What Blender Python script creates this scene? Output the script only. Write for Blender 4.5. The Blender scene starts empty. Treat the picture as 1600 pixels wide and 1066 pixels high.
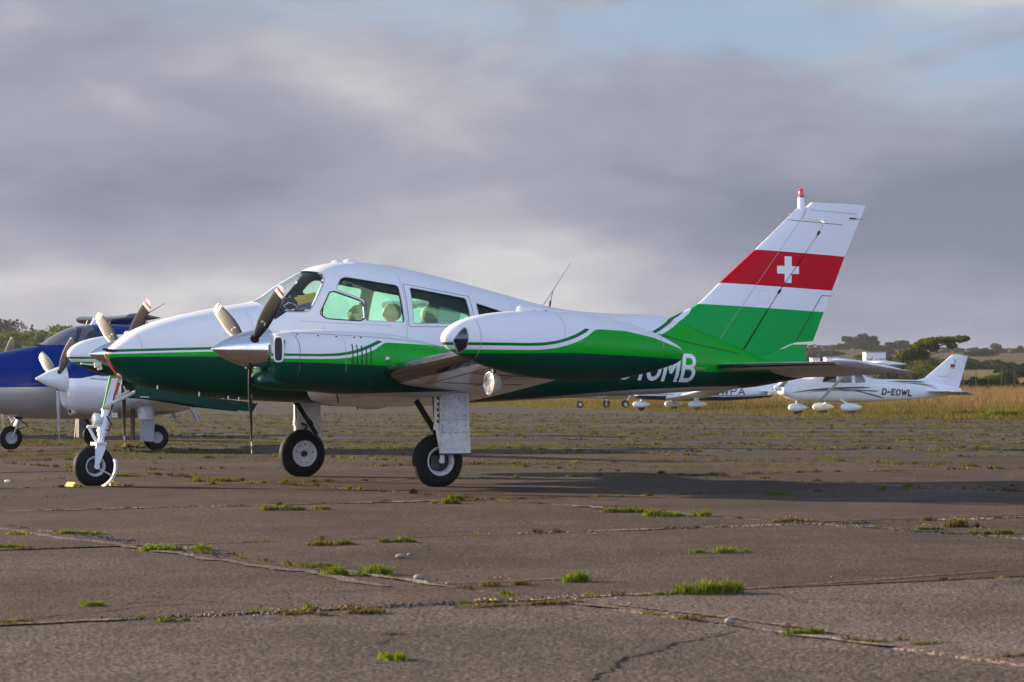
import bpy, bmesh, math, random
import numpy as np
from mathutils import Vector, Matrix

C = bpy.context.scene.collection
SC = bpy.context.scene
R = math.radians

# ------------------------------------------------------------------ camera
cam_d = bpy.data.cameras.new('camera')
cam = bpy.data.objects.new('camera', cam_d); C.objects.link(cam)
cam.location = (0, 0, 1.0)
cam.rotation_euler = (R(90), 0, 0)
cam_d.sensor_width = 36.0
cam_d.lens = 90.0
cam_d.shift_y = 79.0 / 1600.0
cam_d.clip_start = 0.1
cam_d.clip_end = 9000
cam_d.dof.use_dof = True
cam_d.dof.focus_distance = 26.6
cam_d.dof.aperture_fstop = 8.0
SC.camera = cam

# ------------------------------------------------------------------ sky and sun
SUN_EL = R(13.0)
SUN_DIR = Vector((-0.925, 0.38, 0)).normalized()
SUN_ROT = math.atan2(SUN_DIR.x, SUN_DIR.y)
world = bpy.data.worlds.new('World'); SC.world = world; world.use_nodes = True
wt = world.node_tree; wt.nodes.clear()


class NT:
    """small helper for writing node trees"""
    def __init__(s, tree): s.t = tree
    def n(s, kind, **kw):
        nd = s.t.nodes.new(kind)
        for k, v in kw.items(): setattr(nd, k, v)
        return nd
    def link(s, a, b): s.t.links.new(a, b)
    def put(s, sock, v):
        if isinstance(v, bpy.types.NodeSocket): s.t.links.new(v, sock)
        elif isinstance(v, (tuple, list)) and len(v) == 3 and sock.type == 'RGBA': sock.default_value = (*v, 1)
        else: sock.default_value = v
    def math(s, op, a, b=0.0, c=0.0, clamp=False):
        nd = s.n('ShaderNodeMath', operation=op, use_clamp=clamp)
        for i, v in enumerate((a, b, c)): s.put(nd.inputs[i], v)
        return nd.outputs[0]
    def mix(s, f, a, b, blend='MIX'):
        nd = s.n('ShaderNodeMix', data_type='RGBA', blend_type=blend)
        s.put(nd.inputs[0], f); s.put(nd.inputs[6], a); s.put(nd.inputs[7], b)
        return nd.outputs[2]
    def noise(s, vec, scale, detail=4, rough=0.5, dist=0.0):
        nd = s.n('ShaderNodeTexNoise')
        if vec is not None: s.link(vec, nd.inputs['Vector'])
        nd.inputs['Scale'].default_value = scale; nd.inputs['Detail'].default_value = detail
        nd.inputs['Roughness'].default_value = rough; nd.inputs['Distortion'].default_value = dist
        return nd.outputs[0]
    def voronoi(s, vec, scale, feature='F1', rnd=1.0):
        nd = s.n('ShaderNodeTexVoronoi', feature=feature)
        if vec is not None: s.link(vec, nd.inputs['Vector'])
        nd.inputs['Scale'].default_value = scale; nd.inputs['Randomness'].default_value = rnd
        return nd
    def ramp(s, f, stops, interp='LINEAR'):
        nd = s.n('ShaderNodeValToRGB'); cr = nd.color_ramp; cr.interpolation = interp
        while len(cr.elements) < len(stops): cr.elements.new(0.5)
        for e, (p, c) in zip(cr.elements, stops):
            e.position = p
            e.color = (*c, 1) if isinstance(c, (tuple, list)) else (c, c, c, 1)
        s.put(nd.inputs[0], f)
        return nd.outputs[0]
    def step(s, x, a, b):
        nd = s.n('ShaderNodeMapRange', interpolation_type='SMOOTHSTEP')
        s.put(nd.inputs[0], x); s.put(nd.inputs[1], a); s.put(nd.inputs[2], b)
        return nd.outputs[0]
    def mapping(s, vec, scale=(1, 1, 1), loc=(0, 0, 0), rot=(0, 0, 0)):
        nd = s.n('ShaderNodeMapping'); s.link(vec, nd.inputs[0])
        nd.inputs['Scale'].default_value = scale; nd.inputs['Location'].default_value = loc
        nd.inputs['Rotation'].default_value = rot
        return nd.outputs[0]
    def xyz(s, vec):
        nd = s.n('ShaderNodeSeparateXYZ'); s.link(vec, nd.inputs[0]); return nd.outputs


w = NT(wt)
sky = w.n('ShaderNodeTexSky', sky_type='NISHITA')
sky.sun_disc = False; sky.sun_elevation = SUN_EL; sky.sun_rotation = SUN_ROT
sky.air_density = 1.0; sky.dust_density = 1.2; sky.ozone_density = 1.2
wc = w.n('ShaderNodeTexCoord').outputs['Generated']
dx, dy, dz = w.xyz(wc)
# cloud layers: noise over the direction, stretched along the horizon
warp = w.noise(w.mapping(wc, (1, 1, 3.0), (3.1, 0.7, 0.2)), 7.0, 3, 0.5)
big = w.noise(w.mapping(wc, (1, 1, 2.9), (0.47, 0.2, 0.0)), 5.2, 6, 0.50, 0.2)
mid = w.noise(w.mapping(wc, (1, 1, 2.5), (5.2, 1.4, 0.6)), 13.0, 7, 0.55, 0.4)
fine = w.noise(w.mapping(wc, (1, 1, 3.2), (8.2, 4.4, 0.1)), 34.0, 6, 0.6, 0.3)
el = w.math('ADD', dz, w.math('MULTIPLY', w.math('SUBTRACT', warp, 0.5), 0.060))
el = w.math('ADD', el, w.math('MULTIPLY', w.math('SUBTRACT', mid, 0.5), 0.040))
tone = w.ramp(el, [(0.0, .64), (0.022, .78), (0.044, .90), (0.060, .50), (0.078, .24), (0.098, .36), (0.118, .50), (0.138, .62), (0.155, .82), (0.22, .80), (0.5, .6), (1.0, .5)])
tone = w.math('ADD', tone, w.math('MULTIPLY', w.math('SUBTRACT', big, 0.5), 1.75))
tone = w.math('ADD', tone, w.math('MULTIPLY', w.math('SUBTRACT', mid, 0.5), 0.55))
tone = w.math('SUBTRACT', tone, w.math('MULTIPLY', w.math('MULTIPLY', w.step(dx, -.02, .20), w.math('SUBTRACT', 1.0, w.step(dz, .06, .12))), 0.60))
tone = w.math('ADD', tone, w.math('MULTIPLY', w.math('MULTIPLY', w.math('SUBTRACT', 1.0, w.step(dx, -.16, .06)), w.math('SUBTRACT', 1.0, w.step(dz, .030, .066))), 0.14))
tone = w.math('ADD', tone, w.math('MULTIPLY', w.math('SUBTRACT', fine, 0.5), 0.22))
cloud = w.ramp(tone, [(0.0, (.225, .250, .345)), (0.28, (.300, .315, .415)), (0.55, (.375, .380, .470)), (0.80, (.500, .505, .555)), (1.0, (.64, .645, .665))])
cloud = w.mix(w.step(dz, 0.22, 0.75), cloud, w.mix(1.0, cloud, (.45, .52, .68), 'MULTIPLY'))
# warm glow of the low sun behind the left-hand clouds
sunv = Vector((SUN_DIR.x * math.cos(SUN_EL), SUN_DIR.y * math.cos(SUN_EL), math.sin(SUN_EL)))
dot = w.n('ShaderNodeVectorMath', operation='DOT_PRODUCT'); w.link(wc, dot.inputs[0]); dot.inputs[1].default_value = sunv
glow = w.step(dot.outputs['Value'], 0.15, 1.0)
cloud = w.mix(w.math('MULTIPLY', glow, 0.28), cloud, w.mix(1.0, cloud, (1.55, 1.36, 1.16), 'MULTIPLY'))
# the broken, brighter half of the sky away from the sun bank
away = w.math('MULTIPLY', w.step(dy, 0.55, -0.35), w.math('SUBTRACT', 1.0, w.math('MULTIPLY', w.step(dz, 0.25, 0.8), 0.75)))
cloud = w.mix(away, cloud, w.mix(1.0, cloud, (3.5, 4.0, 4.9), 'MULTIPLY'))
blue = w.mix(1.0, sky.outputs[0], (0.085, 0.085, 0.085), 'MULTIPLY')
blue = w.mix(0.75, blue, (.40, .585, .80))
gn = w.noise(w.mapping(wc, (1, 1, 3.2), (2.70, 0.9, 1.02)), 9.0, 6, 0.55, 0.5)
gap = w.math('MULTIPLY', w.step(gn, 0.40, 0.62), w.step(w.math('ADD', dz, w.math('MULTIPLY', dx, 0.13)), 0.110, 0.152))
col = w.mix(w.math('MULTIPLY', gap, 0.80), cloud, blue)
bg = w.n('ShaderNodeBackground'); w.link(col, bg.inputs[0]); bg.inputs[1].default_value = 0.368
wo = w.n('ShaderNodeOutputWorld'); w.link(bg.outputs[0], wo.inputs[0])

sun_d = bpy.data.lights.new('sun', 'SUN'); sun = bpy.data.objects.new('sun', sun_d); C.objects.link(sun)
sun_d.energy = 5.0; sun_d.angle = R(0.6); sun_d.color = (1.0, 0.80, 0.58)
sun.rotation_euler = (-sunv).to_track_quat('-Z', 'Y').to_euler()

vs = SC.view_settings
vs.view_transform = 'Standard'; vs.look = 'None'; vs.gamma = 1.0; vs.use_curve_mapping = False
vs.exposure = 1.35
SC.render.engine = 'CYCLES'
SC.cycles.use_denoising = True
SC.cycles.max_bounces = 8
SC.cycles.transparent_max_bounces = 16
SC.cycles.sample_clamp_indirect = 6

# ------------------------------------------------------------------ materials
MATS = {}


def new_mat(name):
    m = bpy.data.materials.new(name); m.use_nodes = True; m.node_tree.nodes.clear()
    t = NT(m.node_tree)
    out = t.n('ShaderNodeOutputMaterial'); b = t.n('ShaderNodeBsdfPrincipled')
    t.link(b.outputs[0], out.inputs[0])
    return m, t, b, out


def simple(name, col, rough=0.5, metal=0.0, coat=0.0, var=0.0, scale=20.0, bump=0.0, spec=0.5):
    m, t, b, out = new_mat(name)
    oc = t.n('ShaderNodeTexCoord').outputs['Object']
    c = col
    if var > 0:
        nz = t.noise(oc, scale, 5, 0.6)
        c = t.mix(t.ramp(nz, [(0.3, 0.0), (0.7, 1.0)]), tuple(x * (1 - var) for x in col), tuple(min(1, x * (1 + var)) for x in col))
    t.put(b.inputs['Base Color'], c)
    b.inputs['Roughness'].default_value = rough; b.inputs['Metallic'].default_value = metal
    b.inputs['Coat Weight'].default_value = coat; b.inputs['Coat Roughness'].default_value = 0.06
    b.inputs['Specular IOR Level'].default_value = spec
    if bump > 0:
        bp = t.n('ShaderNodeBump'); bp.inputs['Strength'].default_value = bump; bp.inputs['Distance'].default_value = 0.01
        t.link(t.noise(oc, scale * 2, 4, 0.6), bp.inputs['Height']); t.link(bp.outputs[0], b.inputs['Normal'])
    MATS[name] = m
    return m


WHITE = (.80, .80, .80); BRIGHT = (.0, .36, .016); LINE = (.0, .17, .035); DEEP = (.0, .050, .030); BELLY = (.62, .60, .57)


def paint_finish(t, b, oc, col, dirt=0.10, coat=0.22):
    nz = t.noise(oc, 3.0, 6, 0.65)
    d = t.ramp(nz, [(0.35, 0.0), (0.75, 1.0)])
    sk_ = t.ramp(t.noise(t.mapping(oc, (.7, 5, 9)), 2.0, 5, .65), [(.48, 0.0), (.75, 1.0)])
    col = t.mix(t.math('MULTIPLY', sk_, dirt * 1.3), col, t.mix(1.0, col, (.70, .66, .60), 'MULTIPLY'))
    c = t.mix(t.math('MULTIPLY', d, dirt), col, t.mix(1.0, col, (.72, .66, .58), 'MULTIPLY'))
    t.put(b.inputs['Base Color'], c)
    t.put(b.inputs['Roughness'], t.math('ADD', 0.30, t.math('MULTIPLY', d, 0.12)))
    b.inputs['Coat Weight'].default_value = coat
    b.inputs['Specular IOR Level'].default_value = 0.10
    t.put(b.inputs['Coat Roughness'], t.math('ADD', 0.035, t.math('MULTIPLY', d, 0.06)))
    # the skin is never quite flat: long soft ripples between frames
    bp = t.n('ShaderNodeBump'); bp.inputs['Strength'].default_value = 0.10; bp.inputs['Distance'].default_value = 0.02
    t.link(t.noise(oc, 4.5, 2, 0.4), bp.inputs['Height']); t.link(bp.outputs[0], b.inputs['Normal'])
    t.link(bp.outputs[0], b.inputs['Coat Normal'])


def livery(name, A0, A1, A2, B, Cc=None, extra=None, dirt=0.10, bright=None):
    """paint scheme along the body: white / thin line / white / bright / deep / belly, split by curves z(x)"""
    m, t, b, out = new_mat(name)
    oc = t.n('ShaderNodeTexCoord').outputs['Object']
    X, Y, Z = t.xyz(oc)
    lo, hi, z0, z1 = -7.0, 4.0, 0.0, 4.0
    xn = t.math('DIVIDE', t.math('SUBTRACT', X, lo), hi - lo)

    def curve(pts):
        nd = t.n('ShaderNodeFloatCurve'); cm = nd.mapping; cv = cm.curves[0]
        pts = sorted(pts)
        P = [((x - lo) / (hi - lo), (z - z0) / (z1 - z0)) for x, z in pts]
        while len(cv.points) < len(P): cv.points.new(0.5, 0.5)
        for q, p in zip(cv.points, P): q.location = p; q.handle_type = 'VECTOR'
        cm.use_clip = False; cm.extend = 'HORIZONTAL'; cm.update()
        t.link(xn, nd.inputs['Value'])
        return t.math('ADD', t.math('MULTIPLY', nd.outputs[0], z1 - z0), z0)
    c = WHITE
    c = t.mix(t.math('LESS_THAN', Z, curve(A0)), c, LINE)
    c = t.mix(t.math('LESS_THAN', Z, curve(A1)), c, WHITE)
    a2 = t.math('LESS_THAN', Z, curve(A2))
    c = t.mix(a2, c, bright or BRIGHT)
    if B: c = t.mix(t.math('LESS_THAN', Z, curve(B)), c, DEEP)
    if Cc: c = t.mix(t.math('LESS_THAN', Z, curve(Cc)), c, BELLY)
    if extra: c = extra(t, X, Y, Z, c)
    paint_finish(t, b, oc, c, dirt, .04 if extra else .22)
    MATS[name] = m
    return m


M = MATS
simple('white_paint', WHITE, 0.32, 0, 0.7, 0.05, 5)
simple('mottled_white', (.68, .66, .63), 0.5, 0, 0.1, 0.22, 14, 0.1)  # worn paint on gear doors and fittings; simply a duller white on the tailplane
simple('grey_paint', (.36, .36, .37), 0.45, 0, 0.2, 0.08, 8)
simple('seal', (.012, .012, .013), 0.5)
simple('seam', (.10, .10, .11), 0.6)
simple('soft_seam', (.36, .37, .40), 0.6)
simple('deep_green', DEEP, 0.5, 0, 0.05, 0.05, 6, 0, .25)
simple('bright_green', BRIGHT, 0.32, 0, 0.6, 0.05, 6)
simple('rubber', (.010, .0098, .0098), 0.7, 0, 0, 0.35, 30, 0.15, 0.2)
simple('boot', (.014, .013, .014), 0.16, 0, 0.5, 0.3, 9)
simple('chrome', (.86, .85, .85), 0.13, 1.0, 0, 0.03, 12)
simple('bare_metal', (.55, .52, .48), 0.32, 1.0, 0, 0.15, 25)
simple('dark_metal', (.05, .05, .05), 0.45, 0.6, 0, 0.2, 25)
simple('rim_white', (.62, .60, .56), 0.5, 0, 0.1, 0.15, 22)
simple('black', (.008, .008, .009), 0.6)
simple('red_lens', (.75, .010, .012), 0.18, 0, 0.8)
simple('red_cloth', (.62, .07, .03), 0.85, 0, 0, 0.15, 18)
simple('yellow', (.62, .40, .03), 0.5, 0, 0, 0.12, 25)
simple('yellow_card', (.80, .56, .03), 0.5, 0, 0, 0.06, 25)
simple('blue_card', (.02, .06, .24), 0.4, 0, 0.2, 0.1, 25)
simple('interior', (.040, .036, .032), 0.9, 0, 0, 0.2, 10, 0, 0.1)
simple('leather', (.58, .24, .05), 0.55, 0, 0, 0.25, 14)
simple('tan_leather', (.60, .46, .18), 0.55, 0, 0, 0.15, 14)
simple('lamp_glass', (.75, .76, .78), 0.06, 0.85, 0.6)
simple('dark_lens', (.010, .012, .022), 0.04, 0, 1.0)
simple('cover_black', (.02, .018, .03), 0.8)
simple('letter_white', (.82, .82, .82), 0.35, 0, 0.5)
simple('letter_black', (.012, .013, .018), 0.4, 0, 0.4)

# propeller blades: dark faces, white and red bands near the tip (object space: blade along +Z)
m, t, b, out = new_mat('blade')
oc = t.n('ShaderNodeTexCoord').outputs['Object']
uvz = t.n('ShaderNodeAttribute', attribute_name='span').outputs['Fac']
c = t.mix(t.noise(oc, 9, 5, 0.7), (.013, .013, .0145), (.027, .027, .030))
c = t.mix(t.math('GREATER_THAN', uvz, 0.885), c, (.78, .76, .74))
c = t.mix(t.math('GREATER_THAN', uvz, 0.928), c, (.42, .035, .035))
c = t.mix(t.math('GREATER_THAN', uvz, 0.962), c, (.78, .76, .74))
t.put(b.inputs['Base Color'], c); b.inputs['Roughness'].default_value = 0.5; b.inputs['Specular IOR Level'].default_value = 0.28
MATS['blade'] = m
m, t, b, out = new_mat('pale_blade')
oc = t.n('ShaderNodeTexCoord').outputs['Object']
fr = t.n('ShaderNodeAttribute', attribute_name='front').outputs['Fac']
c = t.mix(t.math('GREATER_THAN', fr, 0.5), (.62, .61, .58), (.05, .05, .055))
t.put(b.inputs['Base Color'], c); b.inputs['Roughness'].default_value = 0.35
MATS['pale_blade'] = m


def glass(name, tint, refl=1.4, dust=0.035):
    m = bpy.data.materials.new(name); m.use_nodes = True; m.node_tree.nodes.clear(); t = NT(m.node_tree)
    out = t.n('ShaderNodeOutputMaterial')
    tr = t.n('ShaderNodeBsdfTransparent'); tr.inputs[0].default_value = (*tint, 1)
    gl = t.n('ShaderNodeBsdfGlossy'); gl.inputs['Roughness'].default_value = 0.03
    fc = t.n('ShaderNodeLayerWeight'); fc.inputs[0].default_value = .5
    f_ = t.math('ADD', .03, t.math('MULTIPLY', t.math('POWER', fc.outputs['Facing'], 4.0), refl - 1.0))
    mx = t.n('ShaderNodeMixShader'); t.link(f_, mx.inputs[0]); t.link(tr.outputs[0], mx.inputs[1]); t.link(gl.outputs[0], mx.inputs[2])
    tl = t.n('ShaderNodeBsdfTranslucent'); tl.inputs[0].default_value = (tint[0] * .8, tint[1] * .95, tint[2] * .92, 1)
    m2 = t.n('ShaderNodeMixShader'); m2.inputs[0].default_value = dust; t.link(mx.outputs[0], m2.inputs[1]); t.link(tl.outputs[0], m2.inputs[2])
    t.link(m2.outputs[0], out.inputs[0]); MATS[name] = m
    return m


glass('tinted_glass', (.81, 1.0, .93), 1.25, .045)
glass('dark_tinted_glass', (.50, .74, .72))
glass('clear_glass', (.93, .96, .97), 1.55)
simple('canopy_glass', (.10, .105, .12), 0.05, 0, 1.0)
simple('canopy_dark', (.012, .013, .016), 0.06, 0, 1.0)


# ------------------------------------------------------------------ geometry helpers
def set_props(o, label=None, cat=None, group=None, kind=None):
    if label: o['label'] = label
    if cat: o['category'] = cat
    if group: o['group'] = group
    if kind: o['kind'] = kind
    return o


def empty(name, loc=(0, 0, 0), rz=0.0, parent=None, **kw):
    o = bpy.data.objects.new(name, None); C.objects.link(o)
    o.location = loc; o.rotation_euler = (0, 0, rz); o.parent = parent
    o.empty_display_size = 0.2
    return set_props(o, **kw)


def link_mesh(name, me, mat=None, parent=None, smooth=True, angle=38, **kw):
    if mat is not None and len(me.materials) == 0: me.materials.append(MATS[mat] if isinstance(mat, str) else mat)
    if smooth:
        me.polygons.foreach_set('use_smooth', [True] * len(me.polygons))
        me.set_sharp_from_angle(angle=R(angle))
    o = bpy.data.objects.new(name, me); C.objects.link(o); o.parent = parent
    return set_props(o, **kw)


def mk(name, V, F, mat, parent=None, smooth=True, angle=38, **kw):
    me = bpy.data.meshes.new(name)
    me.from_pydata([tuple(map(float, v)) for v in V], [], [tuple(f) for f in F]); me.update()
    return link_mesh(name, me, mat, parent, smooth, angle, **kw)


class MB:
    def __init__(s): s.V = []; s.F = []
    def add(s, V, F):
        o = len(s.V); s.V += [Vector(v) for v in V]; s.F += [tuple(i + o for i in f) for f in F]; return s
    def box(s, c, d, rot=None, taper=1.0):
        x, y, z = d[0] / 2, d[1] / 2, d[2] / 2
        V = [Vector((sx * x * (taper if sz > 0 else 1), sy * y * (taper if sz > 0 else 1), sz * z)) for sz in (-1, 1) for sx, sy in ((-1, -1), (1, -1), (1, 1), (-1, 1))]
        if rot is not None: V = [rot @ v for v in V]
        return s.add([v + Vector(c) for v in V], [(3, 2, 1, 0), (4, 5, 6, 7), (0, 1, 5, 4), (1, 2, 6, 5), (2, 3, 7, 6), (3, 0, 4, 7)])
    def tube(s, pts, r, n=10, cap=True):
        pts = [Vector(p) for p in pts]
        rr = r if isinstance(r, (list, tuple)) else [r] * len(pts)
        V = []; F = []
        up = None
        for i, p in enumerate(pts):
            d = (pts[min(i + 1, len(pts) - 1)] - pts[max(i - 1, 0)]).normalized()
            if up is None: up = Vector((0, 0, 1)) if abs(d.z) < 0.9 else Vector((1, 0, 0))
            a = d.cross(up).normalized(); b = a.cross(d).normalized(); up = b
            for k in range(n):
                q = 2 * math.pi * k / n
                V.append(p + (a * math.cos(q) + b * math.sin(q)) * rr[i])
        for i in range(len(pts) - 1):
            for k in range(n):
                k2 = (k + 1) % n
                F.append((i * n + k, i * n + k2, (i + 1) * n + k2, (i + 1) * n + k))
        if cap:
            F.append(tuple(range(n - 1, -1, -1))[::-1][::-1]); F.append(tuple((len(pts) - 1) * n + k for k in range(n)))
        return s.add(V, F)
    def lathe(s, prof, o, axis, n=32, xdir=None):
        o = Vector(o); ax = Vector(axis).normalized()
        u = Vector(xdir) if xdir else (Vector((0, 0, 1)) if abs(ax.z) < 0.9 else Vector((1, 0, 0)))
        u = (u - ax * u.dot(ax)).normalized(); v = ax.cross(u)
        V = []; F = []; idx = []
        for (tt, r) in prof:
            if r < 1e-6:
                idx.append([len(V)] * n); V.append(o + ax * tt)
            else:
                st = len(V); idx.append([st + k for k in range(n)])
                for k in range(n):
                    q = 2 * math.pi * k / n
                    V.append(o + ax * tt + (u * math.cos(q) + v * math.sin(q)) * r)
        for i in range(len(prof) - 1):
            for k in range(n):
                k2 = (k + 1) % n
                q = [idx[i][k], idx[i][k2], idx[i + 1][k2], idx[i + 1][k]]
                f = []
                for e in q:
                    if e not in f: f.append(e)
                if len(f) >= 3: F.append(f)
        return s.add(V, F)
    def ell(s, c, r, nu=20, nv=12):
        prof = [(-math.cos(math.pi * i / nv), math.sin(math.pi * i / nv)) for i in range(nv + 1)]
        o = len(s.V); s.lathe(prof, (0, 0, 0), (1, 0, 0), nu)
        for i in range(o, len(s.V)):
            v = s.V[i]; s.V[i] = Vector((v.x * r[0] + c[0], v.y * r[1] + c[1], v.z * r[2] + c[2]))
        return s
    def prism(s, poly, y0, y1, plane='xz'):
        n = len(poly)
        def P(p, h): return (p[0], h, p[1]) if plane == 'xz' else ((h, p[0], p[1]) if plane == 'yz' else (p[0], p[1], h))
        V = [P(p, y0) for p in poly] + [P(p, y1) for p in poly]
        F = [tuple(range(n)), tuple(range(2 * n - 1, n - 1, -1))]
        F += [(i, n + i, n + (i + 1) % n, (i + 1) % n) for i in range(n)]
        return s.add(V, F)
    def xf(s, M4):
        s.V = [M4 @ v for v in s.V]; return s
    def build(s, name, mat, parent=None, smooth=True, angle=38, fix=True, **kw):
        me = bpy.data.meshes.new(name)
        me.from_pydata([tuple(v) for v in s.V], [], s.F); me.update()
        if fix:
            bm = bmesh.new(); bm.from_mesh(me); bmesh.ops.recalc_face_normals(bm, faces=bm.faces); bm.to_mesh(me); bm.free()
        return link_mesh(name, me, mat, parent, smooth, angle, **kw)


def pchip(xs, ys):
    xs = np.array(xs, float); ys = np.array(ys, float)
    h = np.diff(xs); d = np.diff(ys) / h
    m = np.zeros(len(xs)); m[0] = d[0]; m[-1] = d[-1]
    for i in range(1, len(xs) - 1):
        if d[i - 1] * d[i] > 0:
            w1 = 2 * h[i] + h[i - 1]; w2 = h[i] + 2 * h[i - 1]
            m[i] = (w1 + w2) / (w1 / d[i - 1] + w2 / d[i])

    def f(x):
        i = int(np.clip(np.searchsorted(xs, x) - 1, 0, len(xs) - 2))
        t = min(max((x - xs[i]) / h[i], 0), 1)
        return ((1 + 2 * t) * (1 - t) ** 2 * ys[i] + t * (1 - t) ** 2 * h[i] * m[i] + t * t * (3 - 2 * t) * ys[i + 1] + t * t * (t - 1) * h[i] * m[i + 1])
    return f


class Loft:
    """body along x: rows (x, zt, zb, zm, w, nu, nl); smooth in between; centre line at y = yc"""
    def __init__(s, top, bot, mid, wid, nu=2.3, nl=2.4, yc=0.0):
        s.f = []
        for p in (top, bot, mid, wid):
            p = sorted(p); s.f.append(pchip([q[0] for q in p], [q[1] for q in p]))
        s.nu = nu if callable(nu) else (lambda x: nu)
        s.nl = nl if callable(nl) else (lambda x: nl)
        s.yc = yc
        s.a1 = max(p[0] for p in top); s.a0 = min(p[0] for p in top)
    def par(s, x): return [g(x) for g in s.f]
    def ring(s, x, n, off=0.0):
        zt, zb, zm, wd = s.par(x); zt -= off; zb += off; wd = max(wd - off, 1e-3)
        P = []
        for k in range(n):
            q = 2 * math.pi * k / n; cc, ss = math.cos(q), math.sin(q)
            e = 2.0 / (s.nu(x) if ss >= 0 else s.nl(x))
            y = math.copysign(abs(cc) ** e, cc) * wd
            z = zm + (abs(ss) ** e) * ((zt - zm) if ss >= 0 else -(zm - zb))
            P.append((x, s.yc + y, z))
        return P
    def stations(s, a0, a1, N, nose=0.0, tail=0.0):
        X = list(np.linspace(a0, a1, N))
        return X
    def solid(s, X, n, off=0.0, flip=False, base=0):
        X = sorted(X)
        V = []; F = []
        for x in X: V += s.ring(x, n, off)
        for i in range(len(X) - 1):
            for k in range(n):
                k2 = (k + 1) % n
                F.append((base + i * n + k, base + i * n + k2, base + (i + 1) * n + k2, base + (i + 1) * n + k))
        for i, xx in ((0, X[0]), (len(X) - 1, X[-1])):
            zt, zb, zm, wd = s.par(xx)
            ci = len(V); V.append((xx, s.yc, (zt + zb) / 2))
            for k in range(n):
                k2 = (k + 1) % n
                F.append((base + ci, base + i * n + k2, base + i * n + k) if i == 0 else (base + ci, base + i * n + k, base + i * n + k2))
        if flip: F = [tuple(reversed(f)) for f in F]
        return V, F
    def y(s, x, z, off=0.0):
        zt, zb, zm, wd = s.par(x)
        if z >= zm: h = (z - zm) / max(zt - zm, 1e-4); e = s.nu(x)
        else: h = (zm - z) / max(zm - zb, 1e-4); e = s.nl(x)
        h = min(max(h, 0), 0.999)
        return (wd + off) * (1 - h ** e) ** (1 / e)


def nose_x(a0, a1, N, k=0.35, end=1.8):
    """stations dense near a1 (a nose): geometric growth"""
    u = np.linspace(0, 1, N)
    return [a1 - (a1 - a0) * (x ** end) for x in u]


def mesh_from(V, F, name='tmp'):
    me = bpy.data.meshes.new(name); me.from_pydata([tuple(map(float, v)) for v in V], [], [tuple(f) for f in F]); me.update()
    bm = bmesh.new(); bm.from_mesh(me); bmesh.ops.recalc_face_normals(bm, faces=bm.faces); bm.to_mesh(me); bm.free()
    return me


def raw_mesh(V, F, name='tmp'):
    me = bpy.data.meshes.new(name); me.from_pydata([tuple(map(float, v)) for v in V], [], [tuple(f) for f in F]); me.update()
    return me


def boolean(me, cutters, op):
    o = bpy.data.objects.new('tmp_a', me); C.objects.link(o); tmp = [o]
    for cm in cutters:
        c = bpy.data.objects.new('tmp_b', cm); C.objects.link(c); tmp.append(c)
        md = o.modifiers.new('b', 'BOOLEAN'); md.operation = op; md.object = c; md.solver = 'EXACT'
    dg = bpy.context.evaluated_depsgraph_get()
    res = bpy.data.meshes.new_from_object(o.evaluated_get(dg))
    for q in tmp: bpy.data.objects.remove(q)
    return res


def rounded(poly, r, n=5):
    out = []
    N = len(poly)
    rr = r if isinstance(r, (list, tuple)) else [r] * N
    for i in range(N):
        p0, p, p1 = (Vector(poly[j % N]) for j in (i - 1, i, i + 1))
        a = (p0 - p); b = (p1 - p); L = min(rr[i], a.length * 0.45, b.length * 0.45)
        if L < 1e-4: out.append(tuple(p)); continue
        s0 = p + a.normalized() * L; s1 = p + b.normalized() * L
        for k in range(n + 1):
            t = k / n
            out.append(tuple(s0 * (1 - t) ** 2 + p * 2 * t * (1 - t) + s1 * t * t))
    return out


def grow(poly, d):
    """offset a convex-ish polygon outwards by d"""
    N = len(poly); P = [Vector(p) for p in poly]
    area = sum(P[i].x * P[(i + 1) % N].y - P[(i + 1) % N].x * P[i].y for i in range(N))
    sg = 1 if area > 0 else -1
    out = []
    for i in range(N):
        e0 = (P[i] - P[i - 1]).normalized(); e1 = (P[(i + 1) % N] - P[i]).normalized()
        n0 = Vector((e0.y, -e0.x)) * sg; n1 = Vector((e1.y, -e1.x)) * sg
        nn = (n0 + n1)
        L = nn.length
        nn = nn / L if L > 1e-6 else n0
        k = d / max(0.5, nn.dot(n0))
        out.append(tuple(P[i] + nn * k))
    return out


def prism_mesh(poly, y0, y1):
    b = MB().prism(poly, y0, y1)
    return mesh_from(b.V, b.F)


class Skin:
    """thin shell pieces cut from a loft by prisms seen from the side"""
    def __init__(s, loft, X, n): s.l, s.X, s.n = loft, X, n
    def shell(s, o0, o1):
        V, F = s.l.solid(s.X, s.n, o0)
        V2, F2 = s.l.solid(sorted(s.X)[1:-1], s.n, o1, True, len(V))
        return raw_mesh(V + V2, F + F2)
    def piece(s, poly, y0, y1, o0, o1, hole=None):
        me = boolean(s.shell(o0, o1), [prism_mesh(poly, y0, y1)], 'INTERSECT')
        if hole: me = boolean(me, [prism_mesh(hole, y0 - 1, y1 + 1)], 'DIFFERENCE')
        return me


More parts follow.
